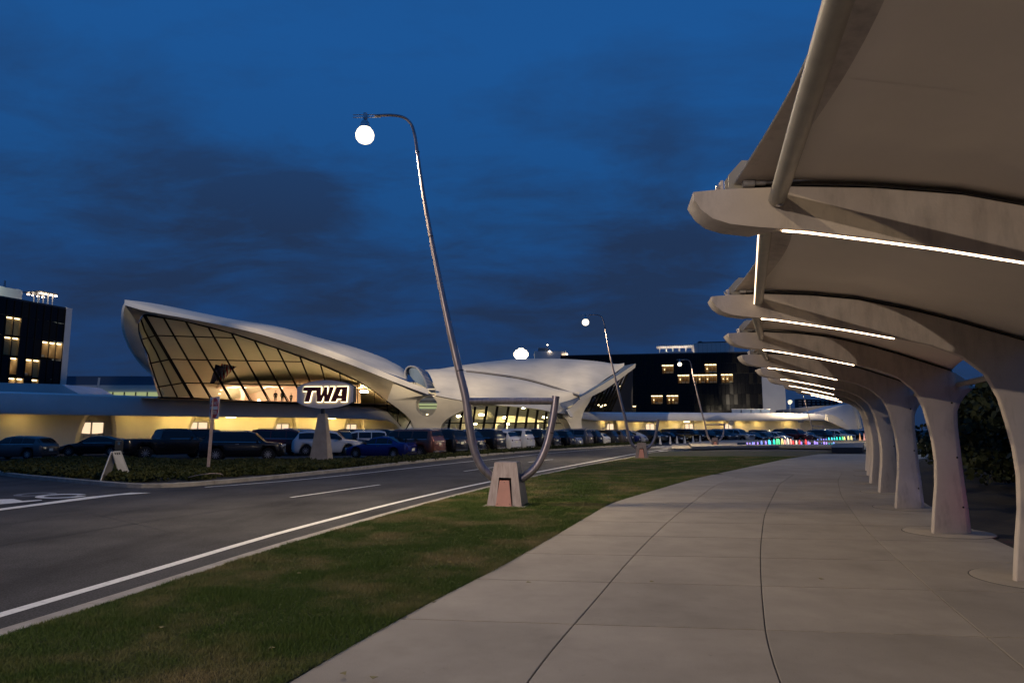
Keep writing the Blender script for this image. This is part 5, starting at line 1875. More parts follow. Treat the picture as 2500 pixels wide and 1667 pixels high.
for k in range(9):
    x0_, x1_ = 1944 + k * 11, 1954 + k * 11
    a, b = at(x0_, 974 + 0.4 * k, 230), at(x1_, 1004, 230)
    c = (a + b) / 2 - tk.location
    MB().box((c.x, 0, c.z), (b.x - a.x, 3, a.z - b.z)).build('bay', M['darkmetal'], tk)
    for j in range(4):
        MB().box((c.x, -1.55, c.z + (j - 1.5) * 0.9), (b.x - a.x - 0.2, 0.1, 0.12)).build('louvre', M['hotelwhite'], tk)
gl = empty('terrace_screen', at(1786, 1007, 117), 0, 'glass terrace screen standing on the right wing roof', 'glass screen')
for k in range(4):
    a, b = at(1786 + k * 24, 999, 117), at(1809 + k * 24, 1008, 117)
    c = (a + b) / 2 - gl.location
    MB().box(tuple(c), (b.x - a.x - 0.06, 0.05, a.z - b.z)).build('pane', M['glass_gutter_blue'], gl)
MB().beam(at(1786, 998.6, 117) - gl.location, at(1881, 998.6, 117) - gl.location, 0.08, 0.10).build('top_rail', M['hotelwhite'], gl)
a, b = at(1735, 1001, 117) - gl.location, at(1785, 1007, 117) - gl.location
MB().box(tuple((a + b) / 2), (b.x - a.x, 0.05, a.z - b.z)).build('pane', M['bglass2'], gl)
rf = empty('round_sign', at(1929, 997, 118), 0, 'small round traffic sign on a thin pole beyond the roofs', 'sign')
MB().tube([(0, 0, -3), (0, 0, 1.4)], 0.06, 6).build('pole', M['galv'], rf)
MB().lathe([(0, 0), (0.38, 0), (0.38, 0.04), (0, 0.04)], (0, -0.1, 1.1), 16, 'y').build('disc', M['white'], rf)
# ------------------------------------------------------------------ signs on the island
sg_p = G(784, 1129)
sgn = empty('oval_sign', (sg_p.x, sg_p.y, -0.1), math.radians(-9), 'glowing oval TWA sign on a tapered concrete pylon in the junipers', 'sign')
Ys = sg_p.y
def S(px, py):
    p = at(px, py, Ys)
    return Vector((p.x - sg_p.x, 0, p.z + 0.1))
m = MB()
zt_ = S(786, 1010).z
for (w0, d0, z0_), (w1, d1, z1_) in (((1.12, 0.75, 0.0), (0.40, 0.32, zt_)),):
    a = [Vector((x * w0 / 2, y * d0 / 2, z0_)) for x, y in ((-1, -1), (1, -1), (1, 1), (-1, 1))]
    b = [Vector((x * w1 / 2, y * d1 / 2, z1_)) for x, y in ((-1, -1), (1, -1), (1, 1), (-1, 1))]
    m.poly(a[::-1])
    m.poly(b)
    for i in range(4):
        j = (i + 1) % 4
        m.quad(a[i], a[j], b[j], b[i])
m.build('pylon', M['pylon'], sgn, bevel=0.02)
MB().box((0, 0, zt_ + 0.12), (0.16, 0.16, 0.30)).build('neck', M['darkmetal'], sgn)
cz = S(791, 963).z
hw, hh, sh = 1.60, 0.76, 0.40      # half width, half height at the middle, half height at the ends
def oval_pts(g=0.0, n=14):
    top = []
    for k in range(n + 1):
        x = -hw + 2 * hw * k / n
        c = (x / hw)
        z = sh + (hh - sh) * (1 - c * c) ** 0.85 if abs(c) < 1 else sh
        top.append((x * (1 + g / hw), z + g))
    return top + [(x, -z) for x, z in reversed(top)]
ox = 0.16
P = [Vector((x + ox, -0.17, z + cz)) for x, z in oval_pts()]
MB().prism(P, Vector((0, 0.02, 0))).build('sign_face', M['oval'], sgn)
P = [Vector((x + ox, -0.14, z + cz)) for x, z in oval_pts(0.015)]
MB().prism(P, Vector((0, 0.34, 0))).build('sign_case', M['darkmetal'], sgn, bevel=0.012)
# heavy slanted letters
def letterset():
    sl = 0.26
    T = [[(0.02, 0.72), (0.02, 1), (0.98, 1), (0.98, 0.72), (0.67, 0.72), (0.67, 0), (0.33, 0), (0.33, 0.72)]]
    Wl = [[(0.0, 1), (0.27, 1), (0.335, 0.42), (0.45, 0.80), (0.45, 1.0), (0.62, 1.0), (0.685, 0.42), (0.77, 1), (1.0, 1), (0.83, 0), (0.58, 0), (0.50, 0.42), (0.41, 0), (0.16, 0)]]
    A = [[(0.0, 0), (0.33, 1), (0.98, 1), (0.98, 0), (0.66, 0), (0.66, 0.20), (0.40, 0.20), (0.335, 0)], [(0.46, 0.42), (0.66, 0.42), (0.66, 0.80), (0.585, 0.80)]]
    return sl, T, Wl, A
sl, LT, LW, LA_ = letterset()
lh = 0.80
def place_letter(polys, x0, w, slant, y0, dy, mt, name, grow=0.0, par=None):
    L = []
    for poly in polys:
        L.append([Vector((ox + x0 + a * w + (b - 0.5) * slant * lh, 0, cz - lh / 2 + b * lh)) for a, b in poly])
    if grow:
        q = []
        for idx, poly in enumerate(L):
            o = []
            n = len(poly)
            ar = sum(poly[i].x * poly[(i + 1) % n].z - poly[(i + 1) % n].x * poly[i].z for i in range(n))
            s = (1 if ar > 0 else -1) * (1 if idx == 0 else -1)
            for i, p in enumerate(poly):
                a, b = poly[i - 1], poly[(i + 1) % n]
                e1, e2 = (p - a).normalized(), (b - p).normalized()
                n1, n2 = Vector((e1.z, 0, -e1.x)), Vector((e2.z, 0, -e2.x))
                v = (n1 + n2)
                if v.length > 1e-3:
                    v = v / max(0.5, v.length_squared / 2) 
                o.append(p + v * grow * s)
            q.append(o)
        L = q
    allp = [p for poly in L for p in poly]
    tr = tessellate_polygon([[Vector((p.x, p.z, 0)) for p in poly] for poly in L])
    m = MB()
    n = len(allp)
    m.v = [(p.x, y0, p.z) for p in allp] + [(p.x, y0 + dy, p.z) for p in allp]
    for a, b, c in tr:
        m.f.append((a, b, c))
        m.f.append((n + c, n + b, n + a))
    st = 0
    for poly in L:
        k = len(poly)
        for i in range(k):
            j = (i + 1) % k
            m.f.append((st + i, st + j, n + st + j, n + st + i))
        st += k
    return m.build(name, mt, par or sgn)
for nm, pl, x0, w, sln in (('T', LT, -1.28, 0.80, 0.24), ('W', LW, -0.52, 1.02, 0.12), ('A', LA_, 0.38, 0.92, 0.06)):
    l = place_letter(pl, x0, w, sln, -0.27, 0.03, M['letter'], 'letter')
    place_letter(pl, x0, w, sln, -0.215, 0.02, M['halo'], 'back_light', 0.022, l)

# DO NOT ENTER sign
dn = G(507, 1155)
ds = empty('do_not_enter_sign', (dn.x, dn.y, 0), 0, 'DO NOT ENTER sign, red disc on a white plate on a slanting post', 'traffic sign')
topz = at(525, 972, dn.y).z
tx = at(525, 972, dn.y).x - dn.x - 0.0
MB().beam((0, 0, -0.1), (tx * 0.62, 0.02, topz + 0.02), 0.11, 0.11).build('post', M['wood'], ds)
pc = Vector((at(526, 996, dn.y).x - dn.x, -0.10, at(526, 996, dn.y).z))
rot = math.radians(-44)
sp = empty('sign_plate', pc, rot, parent=ds)
MB().box((0, 0, 0), (0.90, 0.012, 0.90)).build('plate', M['white'], sp, bevel=0.003)
MB().lathe([(0, 0), (0.42, 0), (0.42, 0.006), (0, 0.006)], (0, -0.0135, 0), 40, 'y').build('disc', M['signred'], sp)
MB().box((0, -0.019, 0.0), (0.72, 0.006, 0.14)).build('bar', M['white'], sp)
def text_mesh(s, size, mt, parent, loc, rx=math.pi / 2, name='lettering', ext=0.002, rz=0.0, align='CENTER', sx=1.0):
    c = bpy.data.curves.new(name, 'FONT')
    c.body = s
    c.size = size
    c.extrude = ext
    c.align_x = align
    c.align_y = 'CENTER'
    o = bpy.data.objects.new(name, c)
    COL.objects.link(o)
    dg = bpy.context.evaluated_depsgraph_get()
    me = bpy.data.meshes.new_from_object(o.evaluated_get(dg))
    bpy.data.objects.remove(o)
    me.name = name
    me.materials.clear()
    me.materials.append(mt)
    o = bpy.data.objects.new(name, me)
    COL.objects.link(o)
    o.parent = parent
    o.location = loc
    o.rotation_euler = (rx, 0, rz)
    o.scale = (sx, 1, 1)
    return o
text_mesh('DO NOT', 0.20, M['white'], sp, (0, -0.0225, 0.185))
text_mesh('ENTER', 0.20, M['white'], sp, (0, -0.0225, -0.19))
for z in (0.40, -0.40):
    MB().lathe([(0, 0), (0.015, 0), (0.015, 0.006), (0, 0.006)], (0, -0.022, z), 8, 'y').build('bolt', M['galv'], sp)
# A-frame board
ag = G(262, 1172)
af = empty('folding_sign', (ag.x, ag.y, 0), math.radians(0), 'white folding sandwich board leaning in the junipers by the kerb', 'sandwich board')
dA = ag.y
def AF(px, py, d):
    return at(px, py, dA + d) - Vector((ag.x, ag.y, 0))
for nm_, quad_, mt_, rows__ in (('panel', [AF(245, 1173, 0), AF(266, 1171, 0.55), AF(284, 1103, 0.75), AF(271, 1103, 0.25)], M['signback'], 6),
                            ('panel', [AF(292, 1160, 1.0), AF(316, 1157, 1.5), AF(294, 1101, 0.75), AF(274, 1103, 0.25)], M['white'], 3)):
    bl_, br_, tr_, tl_ = quad_
    n = (br_ - bl_).cross(tl_ - bl_).normalized()
    if n.y > 0:
        n = -n
    p = MB().prism(quad_, n * -0.02).build(nm_, mt_, af, bevel=0.003)
    fr = MB()
    for q0, q1 in ((bl_, tl_), (br_, tr_), (tl_, tr_)):
        fr.beam(q0, q1, 0.03, 0.03)
    fr.build('panel_frame', M['white'], p)
    for k in range(rows__):
        if rows__ == 6:
            f0, f1, u0, u1 = 0.14 + 0.125 * k, 0.20 + 0.125 * k, 0.2, 0.85
        else:
            f0, f1, u0, u1 = 0.87, 0.955, 0.2 + 0.24 * k, 0.36 + 0.24 * k
        def Q(u, f):
            return bl_.lerp(br_, u).lerp(tl_.lerp(tr_, u), f) + n * 0.004
        MB().prism([Q(u0, f0), Q(u1, f0), Q(u1, f1), Q(u0, f1)], n * 0.002).build('printed_row', M['signred'] if (rows__ == 6 and k == 5) else M['darkmetal'], p)
# thin hose loop in the junipers
hp = [G(460, 1165, 0.1), G(480, 1160, 0.35), G(510, 1155, 0.45), G(540, 1156, 0.3), G(545, 1160, 0.05)]
tag(MB().tube(smooth_line(hp, 20, 2), 0.012, 6).build('irrigation_hose', M['wood']), 'thin pale irrigation hose arching over the junipers', 'hose')
# octagonal and rear-view road signs far right
for px, py, pt_, rad, lab in ((1787, 1073, 1028, 0.42, 'grey back of a round road sign beside the third lamp'), (1957, 1071, 1026, 0.0, 'thin bare signpost with small plate beyond the fountain')):
    g = G(px, py + 3)
    top = at(px, pt_, g.y).z
    o = empty('road_sign', (g.x, g.y, 0), 0, lab, 'road sign')
    MB().tube([(0, 0, 0), (0, 0, top)], 0.035, 8).build('post', M['galv'], o)
    if rad:
        MB().lathe([(0, 0), (rad, 0), (rad, 0.02), (0, 0.02)], (0, -0.06, top - 0.25), 8, 'y').build('plate', M['signback'], o)
    else:
        MB().box((0, -0.05, top - 0.15), (0.9, 0.02, 0.35)).build('plate', M['signback'], o)

# ------------------------------------------------------------------ lamp cluster shaped to its glare behind the shell, unseen added lamp behind the ribs
pl_ = at(1272, 865, 205)
ll = empty('glare_lamp_cluster', (pl_.x, 205, ZR), 0, 'dazzling lamp cluster behind the terminal roof, spread to the size of its glare', 'floodlight')
zt_ = pl_.z - ZR
MB().tube([(0, 0.4, 0), (0, 0.4, zt_)], [0.35, 0.2], 10).build('mast', M['galv'], ll, smooth=True)
MB().box((0, 0.35, zt_), (4.6, 0.15, 0.2)).build('cross_arm', M['darkmetal'], ll)
lm = MB().lathe([(0, 0), (0.52, 0), (0.58, -0.12), (0.4, -0.26), (0, -0.3)], (0, 0, 0), 14, 'y').mesh('flood_lamp', emit('glare_cluster_glow', (1.0, 0.88, 0.66), 5))
for zz, n in ((-1.3, 2), (-0.78, 4), (-0.26, 5), (0.26, 5), (0.78, 4), (1.3, 2)):  # many lamps widen one light to the size of its glare
    for k in range(n):
        inst('flood_lamp', lm, ll, ((k - (n - 1) / 2) * 0.80, 0, zt_ + zz))
ll = empty('added_lot_lamp', (45, 79, ZR), 0, 'added lamp hidden behind the canopy ribs at the right', 'parking lot lamp')  # unseen lamp added to brighten the cars at the right
MB().tube([(0, 0, 0), (0, 0, 7.8)], [0.09, 0.06], 10).build('pole', M['galv'], ll, smooth=True)
MB().lathe([(0, 0), (0.3, 0.0), (0.4, 0.14), (0.4, 0.30), (0.3, 0.42), (0, 0.45)], (0, 0, 7.8), 20).build('lamp_globe', M['added_lot_lamp'], ll, smooth=True)
# added floodlights on an unseen mast at the left, brightening the roof shells
fm = empty('added_flood_mast', (-24, 26, ZR), 0, 'added floodlight mast left of the frame aimed at the terminal roof', 'floodlight mast')
MB().tube([(0, 0, 0), (0, 0, 20.4)], [0.2, 0.1], 12).build('mast', M['galv'], fm, smooth=True)
WM = (1.0, 0.79, 0.52)
for k, (tgt, e, cone, col_) in enumerate((((-29, 58, 13.0), 14000, 19, (1.0, 0.84, 0.62)), ((-20, 62, 11.8), 38000, 17, WM), ((-14, 66, 10.8), 34000, 16, WM), ((-9, 70, 9.6), 36000, 15, WM), ((-8.0, 69, 6.4), 34000, 15, WM), ((-1, 73, 8.4), 44000, 14, WM), ((5, 78, 9.8), 50000, 13, WM), ((12, 82, 10.4), 65000, 12, WM))):
    p0 = Vector((-24 + 0.5 * k, 26, 20.0))
    dv_ = (Vector(tgt) - p0).normalized()
    hd_ = MB().box((0, 0, 0), (0.4, 0.5, 0.3)).build('added_flood_head', M['darkmetal'], fm)
    hd_.location = p0 - fm.location - dv_ * 0.35
    ld = bpy.data.lights.new('flood_lamp', 'SPOT')
    ld.energy = e * 1.4
    ld.color = col_
    ld.spot_size = math.radians(cone)
    ld.spot_blend = 0.7
    ld.shadow_soft_size = 0.15
    lo_ = bpy.data.objects.new('flood_lamp', ld)
    COL.objects.link(lo_)
    lo_.location = p0 + dv_ * 0.3
    lo_.rotation_euler = dv_.to_track_quat('-Z', 'Y').to_euler()
fm = empty('added_flood_mast', (-26, -20, ZR), 0, 'added fill floodlight mast across the road behind the camera', 'floodlight mast')  # unseen mast added as warm fill on the ribs and the walk
MB().tube([(0, 0, 0), (0, 0, 9.6)], [0.16, 0.09], 12).build('mast', M['galv'], fm, smooth=True)
MB().box((0.2, 0.2, 9.6), (0.5, 0.5, 0.3)).build('added_flood_head', M['darkmetal'], fm)
ld = bpy.data.lights.new('flood_lamp', 'SPOT')
ld.energy = 15000
ld.color = (1.0, 0.82, 0.66)
ld.spot_size = math.radians(38)
ld.spot_blend = 0.8
ld.shadow_soft_size = 0.12
lo_ = bpy.data.objects.new('flood_lamp', ld)
COL.objects.link(lo_)
lo_.location = (-25.2, -19.2, 9.2)
lo_.rotation_euler = (Vector((7.0, 12.0, 1.5)) - lo_.location).to_track_quat('-Z', 'Y').to_euler()
for nm_, src_, dst_, e_, cone_ in (('flood_lamp', Vector((45, 79, 8.4)), at(1885, 935, 181), 70000, 16), ('flood_lamp', Vector((-23, 26, 20.6)), at(150, 810, 120), 42000, 10)):  # spots added only to brighten the end walls of both hotel blocks
    ld = bpy.data.lights.new(nm_, 'SPOT')
    ld.energy = e_
    ld.color = (1.0, 0.84, 0.64)
    ld.spot_size = math.radians(cone_)
    ld.spot_blend = 0.6
    ld.shadow_soft_size = 0.15
    o = bpy.data.objects.new(nm_, ld)
    COL.objects.link(o)
    o.location = src_
    o.rotation_euler = (dst_ - src_).to_track_quat('-Z', 'Y').to_euler()
# ------------------------------------------------------------------ cars
def paint(name, c, rough=0.22, metal=0.3):
    return mat(name, c, rough, metal=metal, coat=0.35)
PC = {'black': paint('paint_black', (0.008, 0.008, 0.010)), 'grey': paint('paint_grey', (0.09, 0.10, 0.11), metal=0.6), 'dark grey': paint('paint_dark_grey', (0.035, 0.037, 0.042), metal=0.5), 'white': paint('paint_white', (0.62, 0.62, 0.63), metal=0.0),
      'silver': paint('paint_silver', (0.38, 0.39, 0.41), metal=0.7), 'blue': paint('paint_blue', (0.012, 0.022, 0.16), metal=0.4), 'maroon': paint('paint_maroon', (0.075, 0.008, 0.010)), 'brown': paint('paint_brown', (0.16, 0.062, 0.042), metal=0.5),
      'taupe': paint('paint_taupe', (0.14, 0.12, 0.11), metal=0.5), 'navy': paint('paint_navy', (0.007, 0.010, 0.026), metal=0.4)}
# type: length, width, clearance, wheel radius, front/rear axle, roof profile, belt height
TY = {
 'sedan': dict(L=4.7, W=1.80, c=.17, wr=.325, ax=(.19, .80), belt=.92, prof=[(0, .52), (.02, .66), (.10, .78), (.27, .92), (.44, 1.36), (.56, 1.44), (.68, 1.41), (.86, 1.06), (.97, 1.04), (1, .84)], cab=(.27, .87)),
 'hatchback': dict(L=4.35, W=1.77, c=.17, wr=.325, ax=(.20, .80), belt=.94, prof=[(0, .52), (.02, .68), (.10, .80), (.25, .94), (.42, 1.40), (.55, 1.48), (.78, 1.44), (.88, 1.36), (.965, 1.02), (.99, .95), (1, .80)], cab=(.25, .965)),
 'coupe': dict(L=4.6, W=1.80, c=.16, wr=.33, ax=(.19, .79), belt=.93, prof=[(0, .50), (.02, .64), (.10, .76), (.28, .92), (.46, 1.38), (.56, 1.43), (.68, 1.38), (.90, 1.08), (.97, 1.06), (1, .86)], cab=(.28, .90)),
 'suv': dict(L=4.85, W=1.95, c=.22, wr=.38, ax=(.185, .795), belt=1.12, prof=[(0, .62), (.015, .92), (.06, 1.04), (.23, 1.14), (.36, 1.66), (.45, 1.76), (.80, 1.76), (.90, 1.70), (.965, 1.22), (.985, 1.12), (1, .90)], cab=(.23, .965)),
 'wagon': dict(L=5.05, W=2.0, c=.24, wr=.40, ax=(.18, .80), belt=1.20, prof=[(0, .68), (.01, 1.02), (.05, 1.14), (.22, 1.22), (.32, 1.76), (.40, 1.88), (.86, 1.90), (.935, 1.84), (.975, 1.28), (.99, 1.18), (1, .95)], cab=(.22, .975)),
 'pickup': dict(L=5.8, W=2.02, c=.30, wr=.42, ax=(.17, .79), belt=1.28, prof=[(0, .75), (.01, 1.10), (.05, 1.20), (.235, 1.30), (.31, 1.82), (.36, 1.94), (.56, 1.94), (.60, 1.88), (.635, 1.30), (.64, 1.29), (.985, 1.30), (1, 1.25)], cab=(.235, .637)),
 'classic': dict(L=4.7, W=1.75, c=.22, wr=.36, ax=(.17, .78), belt=1.02, prof=[(0, .50), (.02, .66), (.08, .98), (.33, 1.06), (.40, 1.42), (.48, 1.60), (.62, 1.62), (.76, 1.40), (.88, 1.12), (.96, .86), (1, .55)], cab=(.33, .80)),
}
def car_proto(ty):
    T = TY[ty]
    L, Wd, cl_, wr = T['L'], T['W'], T['c'], T['wr']
    pr_ = T['prof']
    xs = sorted(set([p[0] for p in pr_] + list(np.linspace(0, 1, 29))))
    def top(x):
        return interp([p[0] for p in pr_], [p[1] for p in pr_], x)
    c0, c1 = T['cab']
    belt = T['belt']
    def half(x):  # plan taper
        e = min(x, 1 - x)
        return Wd / 2 * (1 - 0.16 * max(0, 1 - e / 0.07) ** 2 - 0.04 * max(0, 1 - e / 0.25))
    def section(x):
        h = half(x)
        zt = top(x)
        zb = cl_ + (0.10 * max(0, 1 - min(x, 1 - x) / 0.04))
        # wheel arch: the sill rises over the wheel
        for a in T['ax']:
            dx = abs(x - a) * L
            R = wr + 0.07
            if dx < R:
                zb = max(zb, wr + math.sqrt(R * R - dx * dx))
        bz = min(belt + 0.05 * (x - 0.5), zt - 0.02)
        P = [(h * 0.90, zb), (h * 0.975, zb + 0.06), (h, min(zb + 0.28, bz - 0.08) if zb < bz - 0.4 else zb + 0.08), (h * 0.985, (max(bz - 0.10, zb + 0.10))), (h * 0.955, max(bz, zb + 0.12))]
        if c0 < x < c1 and zt > bz + 0.06:
            k = min(1, (zt - bz) / 0.45)
            hr = h * (0.955 - 0.20 * k)
            P += [(h * 0.955 + (hr - h * 0.955) * 0.5, bz + (zt - 0.07 - bz) * 0.52), (hr, zt - 0.07), (hr * 0.90, zt - 0.02), (hr * 0.5, zt)]
        else:
            z_ = max(zt, zb + 0.14)
            P += [(h * 0.93, max(bz, zb + .12) + (z_ - max(bz, zb + .12)) * 0.4), (h * 0.86, z_ - 0.012), (h * 0.7, z_ + 0.0), (h * 0.4, z_ + 0.01)]
        return P
    m = MB()
    rows_ = []
    for x in xs:
        P = section(x)
        X = L / 2 - x * L
        row = [(X, -a, b) for a, b in P] + [(X, a, b) for a, b in reversed(P)]
        rows_.append([Vector(p) for p in row])
    m.grid(rows_)
    m.poly(rows_[0])
    m.poly(rows_[-1][::-1])
    body = m.mesh('body', PC['black'], smooth=45)
    under_ = MB().box((0, 0, cl_ + 0.16), (L * 0.94, Wd * 0.86, 0.26)).mesh('underbody', M['dark'])
    # side glass: strip following the roof line, split at the pillars
    def gl_pt(x, f, side, o=0.012):
        P = section(x)
        a, b = Vector((P[4][0], P[4][1])), Vector((P[6][0], P[6][1]))
        mid = Vector((P[5][0], P[5][1]))
        f2 = f * 2
        q = a.lerp(mid, f2) if f2 < 1 else mid.lerp(b, f2 - 1)
        return Vector((L / 2 - x * L, side * (q.x + o), q.y))
    sw_ = []
    if ty == 'pickup':
        cuts = [(c0 + .035, .40), (.41, .545)]
    elif ty in ('sedan', 'coupe', 'hatchback', 'classic'):
        e = c1 - (.10 if ty != 'hatchback' else .09)
        cuts = [(c0 + .07, .50), (.515, .69), (.70, e)] if ty != 'classic' else [(c0 + .03, .54), (.555, .74)]
    else:
        cuts = [(c0 + .05, .46), (.475, .67), (.685, .90)]
    for a, b in cuts:
        g = []
        for side in (-1, 1):
            mm = MB()
            n = 6
            lo_, hi_ = [], []
            for k in range(n + 1):
                x = a + (b - a) * k / n
                P = section(x)
                lo_.append(gl_pt(x, 0.10, side))
                hi_.append(gl_pt(x, 0.90, side))
            # clip where the roof is too low
            mm.grid([lo_, hi_])
            g.append(mm.mesh('side_window', M['carglass']))
        sw_.append(g)
    def cross_glass(xa, xb, name):
        mm = MB()
        R_ = []
        for k in range(4):
            x = xa + (xb - xa) * k / 3
            zt = top(x)
            P = section(x)
            hr = P[6][0] * 0.97
            R_.append([Vector((L / 2 - x * L + (0.02 if xa < .5 else -0.02), -hr + 2 * hr * j / 6, zt + 0.014 - 0.04 * abs(j / 3 - 1) ** 2)) for j in range(7)])
        mm.grid(R_)
        return mm.mesh(name, M['carglass'])
    px_ = {p[0]: p[1] for p in pr_}
    wsx = (c0 + 0.015, [p[0] for p in pr_ if p[0] > c0][0] - 0.005)
    wind = cross_glass(wsx[0], wsx[1], 'windshield')
    rear_pts = [p[0] for p in pr_ if p[0] < c1 + 1e-6][-3:]
    if ty == 'pickup':
        rgx = (.602, .630)
    elif ty in ('suv', 'wagon'):
        rgx = (rear_pts[-2] + .006 if len(rear_pts) > 1 else .91, c1 - .012)
    else:
        rgx = (rear_pts[-2] + .01, rear_pts[-1] - .015)
    rg = cross_glass(rgx[0], rgx[1], 'rear_window')
    tyre = MB().lathe([(wr * 0.62, -0.11), (wr * 0.97, -0.10), (wr, -0.06), (wr, 0.06), (wr * 0.97, 0.10), (wr * 0.62, 0.11)], (0, 0, 0), 24, 'y').mesh('tyre', M['dark'], smooth=50)
    rm = MB().lathe([(0, -0.10), (wr * 0.10, -0.105), (wr * 0.12, -0.08), (wr * .6, -0.07), (wr * 0.64, -0.10), (wr * .66, -0.10), (wr * .66, 0.02), (0, 0.02)], (0, 0, 0), 20, 'y')
    for k in range(10):
        a = 2 * math.pi * k / 10
        rm.beam((0, -0.095, 0), (math.cos(a) * wr * .6, -0.10, math.sin(a) * wr * .6), 0.035, 0.03, up=Vector((0, 1, 0)))
    rim = rm.mesh('rim', M['rim'])
    arch = MB().lathe([(0, 0), (wr + 0.075, 0), (wr + 0.075, 0.3), (0, 0.3)], (0, 0, 0), 24, 'y').mesh('wheel_well', M['dark'])
    lz = belt - 0.28
    def lens(x, y, z, w, h, side, m_, nm, wrap=0.25):
        mm = MB()
        X = L / 2 - x * L
        s = 1 if x < .5 else -1
        o = 0.02
        mm.box((X + s * -0.055, side * (half(x) * 0.83), z), (0.14, w, h))
        return mm.mesh(nm, m_)
    big = ty in ('suv', 'wagon', 'pickup')
    lights = [('headlight', lens(0.005, 0, lz + (.06 if big else -0.02), .34, .13, s, M['head'], 'headlight')) for s in (-1, 1)]
    lights += [('taillight', lens(0.995, 0, lz + (.10 if big else .04), .26 if not big else .14, .10 if not big else .26, s, M['tail'], 'taillight')) for s in (-1, 1)]
    pl = MB().box((-L / 2 - 0.012, 0, lz - .05 if not big else lz + .02), (0.02, 0.32, 0.16)).mesh('number_plate', M['plate'])
    pf = MB().box((L / 2 + 0.012, 0, .45), (0.02, 0.32, 0.15)).mesh('number_plate', M['plate'])
    bmp = MB()
    bmp.box((-L / 2 + 0.04, 0, cl_ + 0.20), (0.14, Wd * 0.84, 0.10))
    bumper = bmp.mesh('bumper', M['chrome'] if big else M['darkmetal'], bevel=0.02)
    grille = MB().box((L / 2 - 0.02, 0, lz - .06), (0.06, Wd * 0.5, 0.22)).mesh('grille', M['darkmetal'])
    trim = MB().box((-L / 2 - 0.004, 0, lz + (.17 if big else .12)), (0.03, Wd * .5, 0.03)).mesh('tail_trim', M['chrome'])
    mir = [MB().box((L / 2 - (c0 + .085) * L, s * (Wd / 2 + 0.08), belt + .06), (0.14, 0.20, 0.13)).mesh('mirror', M['dark'], bevel=0.03) for s in (-1, 1)]
    hnd = [MB().box((L / 2 - .55 * L, s * (Wd / 2 + 0.0), belt - .12), (0.2, 0.03, 0.03)).mesh('door_handle', M['chrome']) for s in (-1, 1)]
    railz = top(.6)
    rails = []
    if ty in ('suv', 'wagon'):
        for s in (-1, 1):
            rails.append(MB().tube([(L / 2 - x * L, s * (section(x)[7][0] - .03), top(x) + .04) for x in np.linspace(.42, .86, 6)], .018, 6).mesh('roof_rail', M['chrome']))
    line = [MB().tube([gl_pt(x, 0.02, s, 0.016) for x in np.linspace(cuts[0][0], cuts[-1][1], 10)], .012, 4).mesh('window_trim', M['chrome']) for s in (-1, 1)]
    return dict(T=T, body=body, under=under_, sw=sw_, wind=wind, rg=rg, tyre=tyre, rim=rim, arch=arch, lights=lights, pl=pl, pf=pf, bumper=bumper, grille=grille, trim=trim, mir=mir, hnd=hnd, rails=rails, line=line, section=section, top=top)
PR = {k: car_proto(k) for k in TY}
def add_car(x, y, head, ty, colr, label, detail=2, group='cars parked before the terminal'):
    """head: direction the nose points, radians from +x"""
    p = PR[ty]
    T = p['T']
    nm = {'sedan': 'sedan', 'hatchback': 'hatchback', 'coupe': 'coupe', 'suv': 'suv', 'wagon': 'suv', 'pickup': 'pickup_truck', 'classic': 'classic_car'}[ty]
    r = empty(nm, (x, y, ZR), head, label, 'pickup truck' if ty == 'pickup' else 'car', group)
    inst('body', p['body'], r, mat=PC[colr])
    inst('underbody', p['under'], r)
    for g in p['sw']:
        for me_ in g:
            inst('side_window', me_, r)
    inst('windshield', p['wind'], r)
    inst('rear_window', p['rg'], r)
    for ax in T['ax']:
        for s in (-1, 1):
            w = inst('wheel', p['tyre'], r, (T['L'] / 2 - ax * T['L'], s * (T['W'] / 2 - 0.12), T['wr']), 0 if s < 0 else math.pi)
            inst('rim', p['rim'], w)
    for nm2, me_ in p['lights']:
        inst(nm2, me_, r)
    inst('number_plate', p['pl'], r)
    inst('bumper', p['bumper'], r)
    inst('grille', p['grille'], r)
    inst('tail_trim', p['trim'], r)
    if detail > 1:
        for me_ in p['mir']:
            inst('mirror', me_, r)
        for me_ in p['hnd']:
            inst('door_handle', me_, r)
        for me_ in p['rails']:
            inst('roof_rail', me_, r)
        for me_ in p['line']:
            inst('window_trim', me_, r)
    return r
def GR(px, py):
    return G(px, py, ZR)
D = math.radians
# individually placed near-left group
def place(pxl, pxr, base, head_deg, ty, colr, label):
    """centre of the car from the picture span of its base"""
    g = GR((pxl + pxr) / 2, base)
    T = TY[ty]
    h = D(head_deg)
    # ground point is the near edge; push back by half its depth
    off = abs(math.sin(h)) * T['L'] / 2 + abs(math.cos(h)) * T['W'] / 2
    d = Vector((g.x, g.y, 0)).normalized()
    c = Vector((g.x, g.y, 0)) + d * off
    return add_car(c.x, c.y, h, ty, colr, label)
place(-42, 128, 1122, 176, 'hatchback', 'grey', 'grey hatchback cut by the left edge of the photo')
place(144, 324, 1114, 187, 'coupe', 'black', 'black low coupe with bright alloy wheels before the lit window')
place(360, 560, 1104, 183, 'wagon', 'black', 'black tall suv facing left behind the black pickup truck')
place(318, 500, 1124, 46, 'pickup', 'black', 'black pickup truck seen from its tailgate beside the sandwich board')
place(480, 706, 1126, 14, 'suv', 'black', 'black suv with chrome window line right behind the sign post')
place(612, 778, 1113, 10, 'wagon', 'maroon', 'dark maroon suv just left of the oval sign pylon')
place(690, 800, 1100, 8, 'wagon', 'white', 'white boxy suv half hidden behind the maroon one and the pylon')
place(764, 834, 1113, 10, 'suv', 'white', 'white suv mostly hidden by the pylon, rear wheel showing')
place(812, 942, 1107, 196, 'suv', 'white', 'white suv right of the pylon behind the dark blue sedan')
